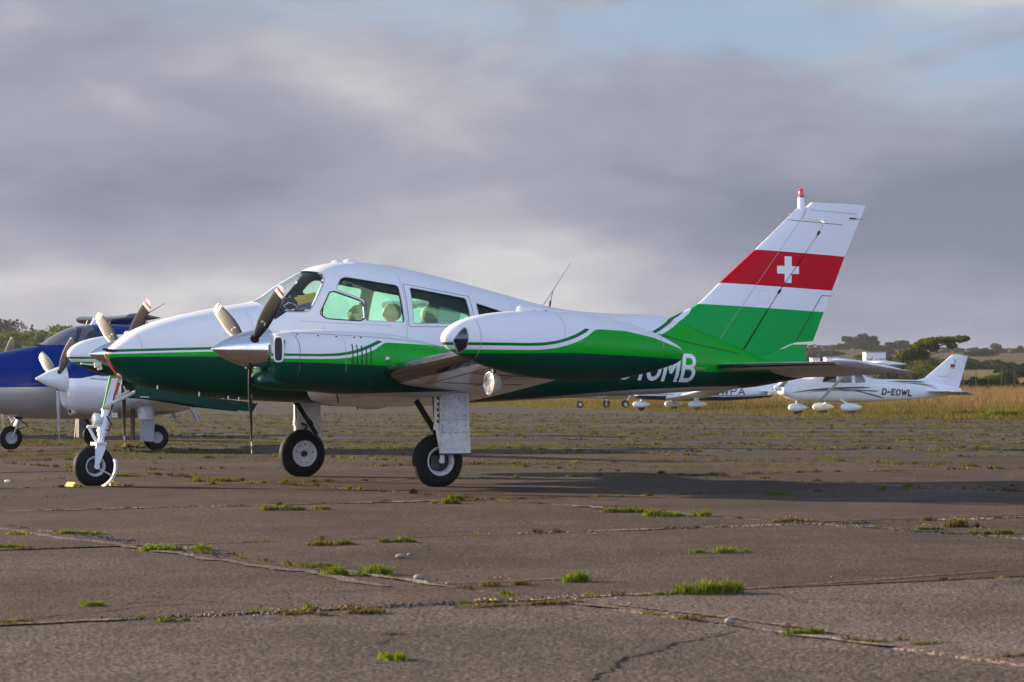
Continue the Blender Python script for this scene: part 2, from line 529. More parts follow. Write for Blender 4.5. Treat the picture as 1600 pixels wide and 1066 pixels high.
def strip_on(loft, pts, width, side=1, off=0.0015, taper=None, n=24):
    """a painted or taped line lying on the skin of a loft, following points (x, z)"""
    xs = np.array([p[0] for p in pts]); zs = np.array([p[1] for p in pts])
    d = np.concatenate([[0], np.cumsum(np.hypot(np.diff(xs), np.diff(zs)))])
    fx = pchip(d, xs); fz = pchip(d, zs)
    V = []; F = []
    for i in range(n + 1):
        u = d[-1] * i / n
        x, z = fx(u), fz(u); e = d[-1] * 0.01
        tx, tz = fx(min(u + e, d[-1])) - fx(max(u - e, 0)), fz(min(u + e, d[-1])) - fz(max(u - e, 0))
        L = math.hypot(tx, tz) or 1; nx, nz = -tz / L, tx / L
        wd = width * (taper(i / n) if taper else 1.0) / 2
        for sg in (-1, 0, 1):
            xx, zz = x + nx * wd * sg, z + nz * wd * sg
            V.append((xx, loft.yc + side * loft.y(xx, zz, off), zz))
    for i in range(n):
        for k in (0, 1):
            F.append((i * 3 + k, i * 3 + k + 1, (i + 1) * 3 + k + 1, (i + 1) * 3 + k))
    return V, F


def arc(cx, cy, rx, ry, a0, a1, n=9):
    return [(cx + rx * math.cos(R(a0 + (a1 - a0) * i / n)), cy + ry * math.sin(R(a0 + (a1 - a0) * i / n))) for i in range(n + 1)]


GLYPH = {
    'N': (.62, [[(0, 0), (0, 1)], [(0, 1), (.62, 0)], [(.62, 0), (.62, 1)]]),
    '3': (.60, [arc(.29, .745, .28, .255, 155, -90) + arc(.29, .255, .31, .255, 90, -155)]),
    '1': (.34, [[(.0, .76), (.26, 1), (.26, 0)]]),
    '0': (.60, [[(0, .7), (0, .3)] + arc(.3, .3, .3, .3, 180, 360) + [(.6, .7)] + arc(.3, .7, .3, .3, 0, 180)]),
    'O': (.60, [[(0, .68), (0, .32)] + arc(.3, .32, .3, .32, 180, 360) + [(.6, .68)] + arc(.3, .68, .3, .32, 0, 180)]),
    'M': (.70, [[(0, 0), (0, 1)], [(.02, .97), (.34, .34)], [(.36, .34), (.68, .97)], [(.70, 1), (.70, 0)]]),
    'B': (.60, [[(0, 0), (0, 1)], [(0, 1), (.32, 1)] + arc(.32, .77, .25, .23, 90, -90) + [(0, .54)], [(.28, .54)] + arc(.31, .27, .29, .27, 80, -90) + [(0, 0)]]),
    'D': (.58, [[(0, 0), (0, 1)], [(0, 1), (.24, 1)] + arc(.24, .66, .34, .34, 90, 0) + arc(.24, .34, .34, .34, 0, -90) + [(0, 0)]]),
    '-': (.34, [[(0, .45), (.34, .45)]]),
    'E': (.50, [[(.5, 1), (0, 1), (0, 0), (.5, 0)], [(0, .52), (.42, .52)]]),
    'W': (.80, [[(0, 1), (.2, 0), (.4, .85), (.6, 0), (.8, 1)]]),
    'L': (.48, [[(0, 1), (0, 0), (.48, 0)]]),
    'P': (.56, [[(0, 0), (0, 1)], [(0, 1), (.30, 1)] + arc(.30, .74, .27, .26, 90, -90) + [(0, .48)]]),
    'A': (.64, [[(0, 0), (.32, 1), (.64, 0)], [(.12, .32), (.52, .32)]]),
}


def text_on(name, loft, s, x0, z0, height, width, parent, mat, side=1, stroke=.15, shear=0.0, slope=0.0, off=0.0025):
    """painted capitals built from strokes that lie on the skin of a loft"""
    gap = .30
    tot = sum(GLYPH[c][0] for c in s) + gap * (len(s) - 1)
    kx = (width - stroke * height) / tot; ky = height * (1 - stroke); V = []; F = []; lay = 0; cur = 0
    for c in s:
        gw, st = GLYPH[c]
        for pl in st:
            P_ = []
            for a, b_ in zip(pl, pl[1:]):
                A = Vector(((cur + a[0]) * kx, a[1] * ky)); B_ = Vector(((cur + b_[0]) * kx, b_[1] * ky))
                n = max(1, int((B_ - A).length / .05))
                for k in range(n): P_.append(A + (B_ - A) * (k / n))
            P_.append(Vector(((cur + pl[-1][0]) * kx, pl[-1][1] * ky)))
            q = [p for i, p in enumerate(P_) if i == 0 or (p - P_[i - 1]).length > 1e-5]
            hw = stroke * height / 2; o = len(V); lay += 1
            for i, p in enumerate(q):
                d0 = (p - q[i - 1]).normalized() if i else None; d1 = (q[i + 1] - p).normalized() if i < len(q) - 1 else None
                if d0 is None: p = p - d1 * hw; d0 = d1
                if d1 is None: p = p + d0 * hw; d1 = d0
                nn = Vector((-d0.y - d1.y, d0.x + d1.x)); nn.normalize()
                k = min(1.7, 1 / max(.35, nn.dot(Vector((-d0.y, d0.x)))))
                for sg in (1, -1):
                    u = p + nn * hw * k * sg
                    uu = u.x + stroke * height / 2; hh = u.y + stroke * height / 2
                    x = x0 - (uu + shear * hh) * side; z = z0 + hh + slope * uu
                    V.append((x, loft.yc + side * loft.y(x, z, off + .0005 * (lay % 4)), z))
            F += [(o + 2 * i, o + 2 * i + 1, o + 2 * i + 3, o + 2 * i + 2) for i in range(len(q) - 1)]
        cur += gw + gap
    return mk(name, V, F, mat, parent, False)


def airfoil(n, thick, camber=0.02):
    """closed section, unit chord, x from 0 (leading edge) to 1"""
    up = []; lo = []
    for i in range(n + 1):
        x = 0.5 * (1 - math.cos(math.pi * i / n))
        yt = 5 * thick * (0.2969 * math.sqrt(x) - 0.126 * x - 0.3516 * x * x + 0.2843 * x ** 3 - 0.1030 * x ** 4)
        yc = camber * 4 * x * (1 - x)
        up.append((x, yc + yt)); lo.append((x, yc - yt))
    return up + lo[-1:0:-1]


def wing_mesh(secs, n=16, camber=0.02, frac=None, grow_=0.0):
    """secs: (y, xLE, xTE, zLE, zTE, thick). frac=(u) keeps only the first part of the chord (a leading-edge boot)"""
    V = []; F = []
    base = None
    for (y, xl, xt, zl, zt, th) in secs:
        pts = airfoil(n, th, camber)
        ch = xl - xt
        if frac:
            up = [p for p in pts[:n + 1] if p[0] <= frac]; lo = [p for p in pts[n + 1:] if p[0] <= frac]
            pts = lo + up
        P = []
        for (u, h) in pts:
            x = xl - u * ch; z = zl + (zt - zl) * u + h * ch
            if grow_:
                x += grow_ * (1 - u * 4); z += grow_ * (1 if h > 0 else -1)
            P.append((x, y, z))
        V += P; base = len(P)
    N = len(secs)
    closed = not frac
    for i in range(N - 1):
        for k in range(base if closed else base - 1):
            k2 = (k + 1) % base
            F.append((i * base + k, i * base + k2, (i + 1) * base + k2, (i + 1) * base + k))
    if closed:
        F.append(tuple(range(base))); F.append(tuple((N - 1) * base + k for k in range(base))[::-1])
    return V, F


def slab_from_polygon(poly, half, nz=26, nx=14, zrows=()):
    """upright blade (fin, rudder): polygon in (x, z), one interval per row; half(x, z) its half thickness"""
    zs = sorted(set([p[1] for p in poly]))
    lo, hi = zs[0], zs[-1]
    rows = sorted(set([round(v, 4) for v in list(np.linspace(lo + 1e-3, hi - 1e-3, nz))] + [round(z + d, 4) for z in zs[1:-1] for d in (-.002, .002)] + list(zrows)))
    rows = [r_ for r_ in rows if lo + 5e-4 <= r_ <= hi - 5e-4]
    G = []
    for z in rows:
        xs = []
        for i in range(len(poly)):
            (x0, z0), (x1, z1) = poly[i], poly[(i + 1) % len(poly)]
            if (z0 - z) * (z1 - z) < 0 or z0 == z:
                if z1 != z0: xs.append(x0 + (x1 - x0) * (z - z0) / (z1 - z0))
        a, b = min(xs), max(xs)
        G.append([(b + (a - b) * j / nx, z) for j in range(nx + 1)])
    V = []; F = []
    nr, nc = len(G), nx + 1
    for sgn in (1, -1):
        for row in G:
            for (x, z) in row: V.append((x, sgn * half(x, z), z))
    o = nr * nc
    for i in range(nr - 1):
        for j in range(nc - 1):
            a = i * nc + j
            F.append((a, a + 1, a + nc + 1, a + nc)); F.append((o + a, o + a + nc, o + a + nc + 1, o + a + 1))
    for i in range(nr - 1):
        for j in (0, nc - 1):
            a = i * nc + j; F.append((a, a + nc, o + a + nc, o + a))
    for i in (0, nr - 1):
        for j in range(nc - 1):
            a = i * nc + j; F.append((a, o + a, o + a + 1, a + 1))
    me = mesh_from(V, F)
    return me


def wheel(parent, c, Rr, hw, rimR, side, flat=True, dark=False, rimmat='rim_white', n=40):
    """thing > wheel > tyre, rim. side = +1 when the outer face looks to +y"""
    e = empty('wheel', parent=parent)
    cx, cy, cz = c
    prof = []
    for i in range(17):
        q = math.pi * (i / 16.0)
        t = -math.cos(q) * hw; r = rimR + (Rr - rimR) * (max(math.sin(q), 0) ** 0.55)
        prof.append((t, r))
    prof += [(hw * 0.8, rimR * 0.97), (-hw * 0.8, rimR * 0.97), prof[0]]
    b = MB().lathe(prof, c, (0, 1, 0), n)
    for g in (-0.42, 0.0, 0.42):   # tread grooves are rings let into the crown
        pass
    if flat:
        for v in b.V:
            if v.z < 0.004:
                v.y += (v.y - cy) * 0.10; v.z = 0.004
    b.build('tyre', 'rubber', e)
    s = side
    if dark:
        prof = [(s * hw * 0.98, rimR * 1.02), (s * hw * 1.02, rimR * .94), (s * hw * 0.75, rimR * .80), (s * hw * 0.30, rimR * .74), (s * hw * .25, 0)]
    else:
        prof = [(s * hw * 0.95, rimR * 1.02), (s * hw * 1.02, rimR * .96), (s * hw * 0.80, rimR * .86), (s * hw * 0.62, rimR * .62), (s * hw * .66, rimR * .30), (s * hw * .80, rimR * .22), (s * hw * .82, 0)]
    b = MB().lathe(prof, c, (0, 1, 0), 28)
    prof = [(-s * hw * 0.95, rimR * 1.02), (-s * hw * 1.02, rimR * .95), (-s * hw * 0.86, rimR * .86), (-s * hw * 0.78, rimR * .40), (-s * hw * .70, rimR * .26), (-s * hw * .70, 0)]
    b.lathe(prof, c, (0, 1, 0), 28)
    rim = b.build('rim', rimmat, e)
    bolts = MB()
    for k in range(9):
        q = 2 * math.pi * k / 9 + 0.2
        bolts.lathe([(-0.004, 0), (-0.004, rimR * .05), (0.010, rimR * .05), (0.010, 0)],
                    (cx + math.cos(q) * rimR * .70, cy - s * hw * 0.84, cz + math.sin(q) * rimR * .70), (0, -s, 0), 8)
    bolts.lathe([(0, rimR * .24), (0.03, rimR * .20), (0.03, rimR * .10), (0.012, rimR * .09), (0.012, 0)], (cx, cy - s * hw * .72, cz), (0, -s, 0), 16)
    bolts.build('hub_bolts', 'dark_metal', e)
    if dark:
        bk = MB().lathe([(0, rimR * .70), (s * 0.02, rimR * .70), (s * 0.02, 0)], (cx, cy + s * hw * 0.30, cz), (0, 1, 0), 24)
        bk.build('brake_disc', 'black', e)
        cal = MB().box((cx + rimR * .45, cy + s * hw * .65, cz - rimR * .1), (rimR * .55, hw * .7, rimR * .9)); cal.build('brake_caliper', 'dark_metal', e)
    return e


def propeller(parent, hub, R_, angles, prof, matb='blade', pitch=32, chord=0.15, spin='chrome', nspin=40, holes=True):
    """propeller > spinner, blade x3; axis along +x, hub the centre of the blade disc"""
    e = empty('propeller', parent=parent)
    hx, hy, hz = hub
    b = MB().lathe(prof, (0, hy, hz), (1, 0, 0), nspin)
    b.build('spinner', spin, e, angle=50)
    rs = [0.12, 0.20, 0.30, 0.42, 0.55, 0.68, 0.80, 0.90, 0.96, 0.99, 1.0]
    cs = [0.34, 0.40, 0.66, 0.90, 1.0, 0.98, 0.90, 0.80, 0.70, 0.52, 0.25]
    ths = [0.34, 0.32, 0.20, 0.15, .12, .10, .09, .08, .08, .08, .08]
    for ang in angles:
        V = []; F = []; span = []; front = []
        K = 14
        for r, cc, th in zip(rs, cs, ths):
            tw = -R(pitch + 26 * (0.65 - r))
            ch = chord * cc
            for k in range(K):
                q = 2 * math.pi * k / K
                u = math.cos(q) * ch / 2; h = math.sin(q) * ch * th / 2
                # u lies in the disc plane before twist (y), h along the axis (x)
                yy = u * math.cos(tw) - h * math.sin(tw); xx = u * math.sin(tw) + h * math.cos(tw)
                V.append(Vector((xx, yy, r * R_))); span.append(r); front.append(1.0 if math.sin(q) > 0.05 else 0.0)
        for i in range(len(rs) - 1):
            for k in range(K):
                k2 = (k + 1) % K
                F.append((i * K + k, i * K + k2, (i + 1) * K + k2, (i + 1) * K + k))
        F.append(tuple(range(K))); F.append(tuple((len(rs) - 1) * K + k for k in range(K)))
        Mx = Matrix.Translation(Vector(hub)) @ Matrix.Rotation(-R(ang), 4, 'X')
        me = mesh_from([Mx @ v for v in V], F, 'blade')
        at = me.attributes.new('span', 'FLOAT', 'POINT'); at.data.foreach_set('value', span)
        at = me.attributes.new('front', 'FLOAT', 'POINT'); at.data.foreach_set('value', front)
        bo = link_mesh('blade', me, matb, e, True, 50)
        if matb == 'blade':
            mk_ = MB(); tw = -R(pitch + 26 * (0.65 - .45)); th_ = chord * .13 / 2 + .002
            for du, dr, w_, l_ in ((-.018, .0, .006, .034), (-.006, .012, .022, .006), (.020, .004, .006, .040), (.028, -.014, .016, .006)):
                for fs in (1, -1):
                    q = Vector((du * math.sin(tw) + fs * th_ * math.cos(tw), du * math.cos(tw) - fs * th_ * math.sin(tw), R_ * .45 + dr))
                    mk_.box(Mx @ q, (.0015, w_, l_), (Matrix.Rotation(-R(ang), 3, 'X') @ Matrix.Rotation(-tw, 3, 'Z')))
            mk_.build('blade_mark', 'letter_white', bo, False)
        if holes:
            d = (Matrix.Rotation(-R(ang), 4, 'X') @ Vector((0, 0, 1)))
            base = Vector(hub) + d * R_ * 0.150
            MB().lathe([(0, 0.050), (0.036, 0.046), (0.036, 0)], base, d, 20).build('blade_boot', 'black', e)
    return e


def dup_tree(o, parent=None):
    c = o.copy(); C.objects.link(c)
    if parent is not None: c.parent = parent
    for ch in list(o.children): dup_tree(ch, c)
    return c

# ------------------------------------------------------------------ the green and white twin
def build_green_twin():
    root = empty('twin_engine_aeroplane', (-1.626, 28.49, 0), R(207.5),
                 label='white and green twin engine aeroplane with red striped tail and white cross', cat='aeroplane')
    AFT = [(-6.95, 3.6), (-4.40, 2.60), (-4.20, 2.06), (-4.05, 1.942), (-3.80, 1.815), (-3.577, 1.714), (-3.2, 1.60), (-2.8, 1.53), (-2.3, 1.50)]
    A0 = [(3.05, 1.440), (2.9, 1.447), (1.9, 1.476), (0.5, 1.492), (-0.6, 1.500)] + AFT
    A1 = [(3.05, 1.414), (1.9, 1.450), (0.5, 1.466), (-0.6, 1.474), (-2.3, 1.474), (-2.8, 1.500), (-3.2, 1.566), (-3.577, 1.676), (-3.80, 1.775), (-4.05, 1.898), (-4.20, 2.00), (-4.40, 2.50), (-6.95, 3.5)]
    A2 = [(3.05, 1.396), (1.9, 1.427), (0.5, 1.443), (-0.6, 1.45), (-2.3, 1.44), (-2.8, 1.462), (-3.2, 1.522), (-3.577, 1.628), (-3.80, 1.722), (-4.05, 1.842), (-4.20, 1.945), (-4.40, 2.35), (-6.95, 3.4)]
    Bc = [(3.05, 1.350), (2.85, 1.366), (1.9, 1.374), (-0.6, 1.385), (-2.0, 1.31), (-3.7, 1.253), (-4.3, 1.228), (-5.9, 1.235)]
    Cc = [(4.0, 0.5), (0.2, 0.6), (-1.1, 0.85), (-2.37, 0.955), (-3.3, 1.022), (-4.25, 1.056), (-4.8, 1.063), (-5.0, 1.03), (-5.4, 1.0), (-7, 1.0)]

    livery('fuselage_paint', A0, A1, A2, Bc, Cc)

    def fin_extra(t, X, Y, Z, c):
        zz = t.math('SUBTRACT', Z, t.math('MULTIPLY', t.math('ADD', X, 5.0), 0.040))
        def band(lo, hi): return t.math('MULTIPLY', t.math('GREATER_THAN', zz, lo), t.math('LESS_THAN', zz, hi))
        # the swoosh only runs over the fillet at the front foot of the fin
        c = t.mix(t.math('LESS_THAN', X, -4.36), c, BRIGHT_FIN)
        c = t.mix(t.math('GREATER_THAN', zz, 2.018), c, WHITE)
        c = t.mix(band(2.286, 2.716), c, (.56, .002, .012))
        def box(cx, cz, hx, hz):
            return t.math('MULTIPLY', t.math('LESS_THAN', t.math('ABSOLUTE', t.math('SUBTRACT', X, cx)), hx),
                          t.math('LESS_THAN', t.math('ABSOLUTE', t.math('SUBTRACT', Z, cz)), hz))
        up = t.math('ADD', box(-5.575, 2.478, .052, .160), box(-5.575, 2.474, .163, .046), clamp=True)
        c = t.mix(t.math('MINIMUM', up, 1.0), c, (.82, .82, .82))
        return c
    BRIGHT_FIN = (.0, .35, .055)
    livery('fin_paint', A0, A1, A2, None, None, fin_extra, 0.06, BRIGHT_FIN)

    top = [(3.031, 1.406), (2.995, 1.447), (2.91, 1.523), (2.733, 1.648), (2.411, 1.767), (2.048, 1.854), (1.682, 1.928), (1.348, 1.985),
           (1.086, 2.148), (0.813, 2.30), (0.631, 2.378), (0.401, 2.422), (0.169, 2.435), (-0.143, 2.421), (-0.537, 2.358), (-1.017, 2.26),
           (-1.504, 2.153), (-2.082, 2.023), (-2.333, 1.976), (-2.671, 1.936), (-3.184, 1.918), (-3.65, 1.912), (-4.0, 1.86), (-4.4, 1.74), (-4.9, 1.55), (-5.2, 1.43), (-5.86, 1.36)]
    bot = [(3.031, 1.379), (2.946, 1.251), (2.769, 1.112), (2.59, 1.045), (2.411, 1.005), (2.048, 0.955), (1.755, 0.932), (1.385, 0.905), (1.1, 0.89),
           (0.091, 0.862), (-0.617, 0.850), (-1.504, 0.883), (-2.333, 0.915), (-2.841, 0.936), (-3.531, 0.962), (-4.236, 1.0), (-5.047, 1.048), (-5.46, 1.105), (-5.86, 1.172)]
    mid = [(3.031, 1.392), (2.7, 1.40), (2.0, 1.40), (1.3, 1.42), (0, 1.42), (-1, 1.40), (-2.5, 1.38), (-4, 1.33), (-5.2, 1.28), (-5.86, 1.26)]
    wid = [(3.031, 0.012), (2.995, 0.075), (2.91, 0.150), (2.733, 0.25), (2.411, 0.375), (2.048, 0.46), (1.35, 0.575), (0.8, 0.63), (0, 0.65), (-1, 0.625), (-1.5, 0.58), (-2.3, 0.49), (-3.2, 0.40), (-4.2, 0.31), (-5, 0.22), (-5.86, 0.07)]
    nu = lambda x: float(np.interp(x, [-5, -3.8, -2.5, -1, 0.6, 1.3, 3], [1.5, 1.6, 2.0, 2.4, 2.4, 2.1, 2.0]))
    nl = lambda x: float(np.interp(x, [-5, -2, 0, 1.5, 3], [2.1, 2.5, 2.7, 2.5, 2.0]))
    fus = Loft(top, bot, mid, wid, nu, nl)
    NS = 72
    X = nose_x(1.4, 3.031, 26) + list(np.linspace(-5.86, 1.38, 110))
    X = sorted(set(round(float(x), 5) for x in X))
    V, F = fus.solid(X, NS)
    cab = [x for x in X if -1.75 < x < 1.30]
    V2, F2 = fus.solid(cab, NS, 0.035, True, len(V))
    W = {
        'screen': [(1.372, 1.985), (1.275, 1.866), (0.917, 1.860), (0.690, 2.195), (0.655, 2.285), (0.80, 2.335), (1.46, 2.36), (1.46, 2.06)],
        'front': [(.482, 2.254), (-.16, 2.163), (-.176, 1.764), (.275, 1.775), (.275, 2.000), (.578, 2.112)],
        'storm': [(.655, 2.074), (.600, 2.082), (.293, 1.972), (.293, 1.800), (.345, 1.772), (.74, 1.793), (.80, 1.84)],
        'door': [(-.307, 2.144), (-.998, 2.037), (-1.014, 1.76), (-.292, 1.751)],
        'rear': [(-1.127, 1.985), (-1.50, 1.885), (-1.46, 1.80), (-1.135, 1.76)],
    }
    P = {'screen': rounded(W['screen'], [.01, .10, .08, .05, .06, .02, .01, .01]),
         'front': rounded(W['front'], [.11, .03, .02, .01, .03, .03]),
         'storm': rounded(W['storm'], [.04, .04, .05, .05, .05, .06, .05]),
         'door': rounded(W['door'], .025), 'rear': rounded(W['rear'], [.02, .06, .04, .02])}
    me = raw_mesh(V + V2, F + F2)
    me = boolean(me, [prism_mesh(P[k], -2, 2) for k in P], 'DIFFERENCE')
    # skin faces keep the paint, faces of the cabin liner get the dark trim
    me.materials.clear(); me.materials.append(M['fuselage_paint']); me.materials.append(M['interior'])
    for p in me.polygons:
        c = p.center; p.material_index = 0
        if -1.76 < c.x < 1.31:
            h = abs(c.y); zt, zb, zm, wd = fus.par(c.x)
            # inside the liner: compare with the offset ring
            fz = (c.z - zm) / max((zt - 0.018 - zm) if c.z > zm else (zm - zb - 0.018), 1e-3)
            e = nu(c.x) if c.z > zm else nl(c.x)
            if (h / max(wd - 0.018, 1e-3)) ** e + abs(fz) ** e < 1.0: p.material_index = 1
    body = link_mesh('fuselage', me, None, root, True, 30)
    skin = Skin(fus, [x for x in X if -1.9 < x < 1.75], NS)
    # glass and seals
    me = skin.piece(grow(P['screen'], 0.003), -2, 2, -0.012, -0.017) if False else skin.piece(P['screen'], -2, 2, 0.012, 0.017)
    link_mesh('windscreen', me, 'clear_glass', root, True, 30)
    for k, gl in (('front', 'tinted_glass'), ('storm', 'tinted_glass'), ('door', 'tinted_glass'), ('rear', 'dark_tinted_glass')):
        for sg in (1, -1):
            y0, y1 = (0.1, 2) if sg > 0 else (-2, -0.1)
            nm = 'storm_window' if k == 'storm' else 'side_window'
            g = link_mesh(nm, skin.piece(P[k], y0, y1, 0.012, 0.017), gl, root, True, 30)
            wd = 0.012 if k == 'storm' else 0.007
            sl = skin.piece(grow(P[k], wd), y0, y1, -0.0025, 0.006, P[k])
            link_mesh('window_seal', sl, 'seal' if k == 'storm' else 'soft_seam', g, True, 30)
    pl = rounded([(-.236, 2.184), (-1.05, 2.058), (-1.06, 1.722), (-.236, 1.713)], .02)
    for y0, y1 in ((.1, 2), (-2, -.1)):
        link_mesh('hatch_seam', skin.piece(grow(pl, 0.006), y0, y1, -0.001, 0.004, pl), 'seam', root, True, 30)
    link_mesh('screen_post', skin.piece([(1.37, 1.97), (1.37, 2.03), (.79, 2.36), (.79, 2.27)], -0.022, 0.022, -0.004, 0.02), 'white_paint', root, True, 30)
    ring_out = grow(P['screen'], 0.010)
    link_mesh('screen_seal', skin.piece(ring_out, -2, 2, -0.002, 0.006, P['screen']), 'soft_seam', root, True, 30)
    # skin joints on the fuselage side
    for pts, wd in (([(-.205, 2.30), (-.215, 1.9), (-.20, 1.55)], .005), ([(2.72, 1.60), (2.70, 1.46)], .005), ([(.78, 1.72), (.74, 1.52)], .004), ([(-1.62, 1.98), (-1.64, 1.6)], .004), ([(-2.30, 1.90), (-2.32, 1.2)], .004), ([(-3.05, 1.86), (-3.06, 1.1)], .004), ([(-1.1, 1.55), (-3.3, 1.56)], .003), ([(1.55, 1.86), (1.52, 1.50)], .003), ([(1.02, 1.76), (.62, 1.74), (.0, 1.72)], .004)):
        V, F = strip_on(fus, pts, wd); mk('skin_seam', V, F, 'soft_seam', root)
    # cabin: floor, panel, seats
    cabin = MB().box((0.0, 0, 1.12), (2.5, 1.0, 0.04)); cabin.build('cabin_floor', 'interior', root)
    gs = MB().prism([(1.30, 1.70), (1.28, 1.86), (.98, 1.885), (.90, 1.86), (.90, 1.45), (1.25, 1.45)], -.48, .48)
    gs.build('instrument_panel', 'cover_black', root)
    for (sx, sy, mat) in ((-.02, -.30, 'tan_leather'), (-.19, .28, 'leather'), (-.92, -.28, 'tan_leather')):
        st = empty('seat', parent=root)
        b = MB()
        b.box((sx + .02, sy, 1.52), (.10, .44, .44), Matrix.Rotation(R(-10), 3, 'Y')); b.box((sx + .25, sy, 1.28), (.46, .44, .12))
        b.build('seat_cushion', 'interior' if mat != 'leather' else 'leather', st)
        b = MB()
        prof = []
        for i in range(25):
            u = i / 24; r = 0.098 * (1 - abs(2 * u - 1) ** 5 * .45) * (1 + 0.045 * math.cos(u * math.pi * 10))
            prof.append(((u - .5) * .19, r))
        prof = [(-.095, 0)] + prof + [(.095, 0)]
        b.lathe(prof, (sx, sy, 1.875), (0.25, 1, 0), 26)
        b.build('headrest', mat, st)
        MB().tube([(sx, sy - .06, 1.70), (sx, sy - .06, 1.82)], .008).tube([(sx, sy + .06, 1.70), (sx, sy + .06, 1.82)], .008).build('headrest_post', 'bare_metal', st)
    MB().tube([(.85, .30, 1.62), (.70, .30, 1.70)], .014).tube([(.70, .18, 1.82), (.68, .17, 1.68), (.68, .43, 1.68), (.70, .44, 1.82)], .013).build('control_yoke', 'black', root)
    # roof fairings, aerials
    b = MB().ell((.33, -.05, 2.432), (.06, .06, .028)).ell((.20, .03, 2.435), (.085, .075, .036)); b.build('roof_aerial', 'white_paint', root)
    MB().tube([(-2.232, 0, 1.985), (-2.595, 0, 2.484)], [.008, .003], 8).ell((-2.597, 0, 2.487), (.008, .008, .008), 8, 6).build('whip_aerial', 'bare_metal', root)
    MB().tube([(-2.318, 0, 1.97), (-2.335, 0, 2.05)], .013, 8).tube([(-2.335, 0, 2.05), (-2.365, 0, 2.165)], .005, 8).build('aerial_stay', 'black', root)
    b = MB().ell((-.05, 0, .850), (.20, .07, .05)); b.build('belly_aerial', 'mottled_white', root)
    MB().tube([(.2, .22, .87), (.2, .22, .80)], .008, 8).build('drain_mast', 'dark_metal', root)
    text_on('registration_lettering', fus, 'N310MB', -2.755, 1.150, .335, 1.335, root, 'letter_white', 1, .145, 0.10, -0.034)
    text_on('registration_lettering', fus, 'N310MB', -4.08, 1.100, .345, 1.345, root, 'letter_white', -1, .165, 0.10, 0.012)
    V, F = strip_on(fus, [(-4.10, 1.275), (-4.24, 1.270)], .028, 1, .004); mk('static_plate', V, F, 'bare_metal', root)

    # tail fairing, fin and rudder
    fin = [(-3.60, 1.74), (-3.794, 1.809), (-4.102, 1.942), (-4.25, 1.998), (-4.37, 2.075), (-4.63, 2.302), (-5.148, 2.721), (-5.74, 3.226), (-5.868, 3.252),
           (-5.775, 3.098), (-6.095, 3.075), (-6.02, 2.932), (-5.44, 2.216), (-4.872, 1.47), (-4.872, 1.40), (-3.60, 1.55)]
    rud = [(-4.905, 1.462), (-5.22, 1.404), (-5.70, 1.598), (-5.972, 1.612), (-6.255, 2.247), (-6.445, 2.668), (-6.75, 3.290), (-6.66, 3.302), (-5.962, 3.308),
           (-5.885, 3.252), (-5.795, 3.112), (-6.125, 3.088), (-6.05, 2.934), (-5.462, 2.216)]
    LE = pchip([1.3, 1.74, 1.809, 1.942, 2.075, 2.302, 2.721, 3.31], [-3.4, -3.60, -3.794, -4.102, -4.37, -4.63, -5.148, -5.86])
    TE = pchip([1.3, 1.6, 2.247, 2.668, 3.31], [-5.83, -5.965, -6.255, -6.445, -6.76])

    def half(x, z):
        a, b_ = LE(z), TE(z); ch = a - b_; u = min(max((a - x) / ch, 0.0), 1.0); th = 0.085 + 0.02 * max(0, 1.9 - z)
        y = 5 * th * ch * (0.2969 * math.sqrt(u) - 0.126 * u - 0.3516 * u * u + 0.2843 * u ** 3 - 0.1030 * u ** 4)
        return max(y, 0.004)
    link_mesh('fin', slab_from_polygon(fin, half, 44, 22), 'fin_paint', root, True, 50)
    rd = link_mesh('rudder', slab_from_polygon(rud, half, 44, 18), 'fin_paint', root, True, 50)
    b = MB()
    for z0, x0 in ((2.21, -5.455), (2.935, -6.04)):
        b.box((x0 + .012, 0, z0), (.03, half(x0, z0) * 2 + .014, .05), Matrix.Rotation(R(-38), 3, 'Y'))
    b.build('rudder_hinge', 'black', rd)
    for pts in ([(-5.700, 1.600), (-6.093, 2.173)], [(-6.093, 2.173), (-6.235, 2.170)]):
        for sg in (1, -1):
            b = MB(); (x0, z0), (x1, z1) = pts
            b.tube([(x0, sg * (half(x0, z0) + .0005), z0), ((x0 + x1) / 2, sg * (half((x0 + x1) / 2, (z0 + z1) / 2) + .0005), (z0 + z1) / 2), (x1, sg * (half(x1, z1) + .0005), z1)], .0045, 6)
            b.build('tab_gap', 'black', rd)
    for pts, wd, mat in (([(-5.59, 3.085), (-5.78, 3.073), (-6.39, 3.045)], .004, 'seam'), ([(-5.90, 3.215), (-6.62, 3.185)], .0035, 'soft_seam'),
                         ([(-5.62, 3.15), (-5.95, 3.300)], .004, 'white_paint'), ([(-4.55, 1.60), (-5.85, 3.19)], .003, 'soft_seam')):
        b = MB()
        n_ = 8; pp = []
        for i in range(n_ + 1):
            u = i / n_ * (len(pts) - 1); j = min(int(u), len(pts) - 2); f_ = u - j
            x = pts[j][0] + (pts[j + 1][0] - pts[j][0]) * f_; z = pts[j][1] + (pts[j + 1][1] - pts[j][1]) * f_
            pp.append((x, half(x, z) + .0006, z))
        b.tube(pp, wd, 5); b.build('skin_seam', mat, root)
    b = MB().tube([(-6.50, .03, 3.13), (-6.60, .02, 3.128)], .008, 6).tube([(-6.60, .02, 3.128), (-6.74, .0, 3.120)], .002, 6); b.build('static_wick', 'dark_metal', rd)
    for sg in (1, -1):
        V, F = strip_on(fus, [(-3.62, 1.675), (-4.08, 1.570), (-4.45, 1.508), (-4.80, 1.450)], .011, sg, .003); mk('fin_root_joint', V, F, 'black', root)
    b = MB()
    for i in range(18):
        q = 2 * math.pi * i / 18; x = -5.22 + .085 * math.cos(q); z = 2.14 + .085 * math.sin(q); b.ell((x, half(x, z), z), (.005, .003, .005), 6, 4)
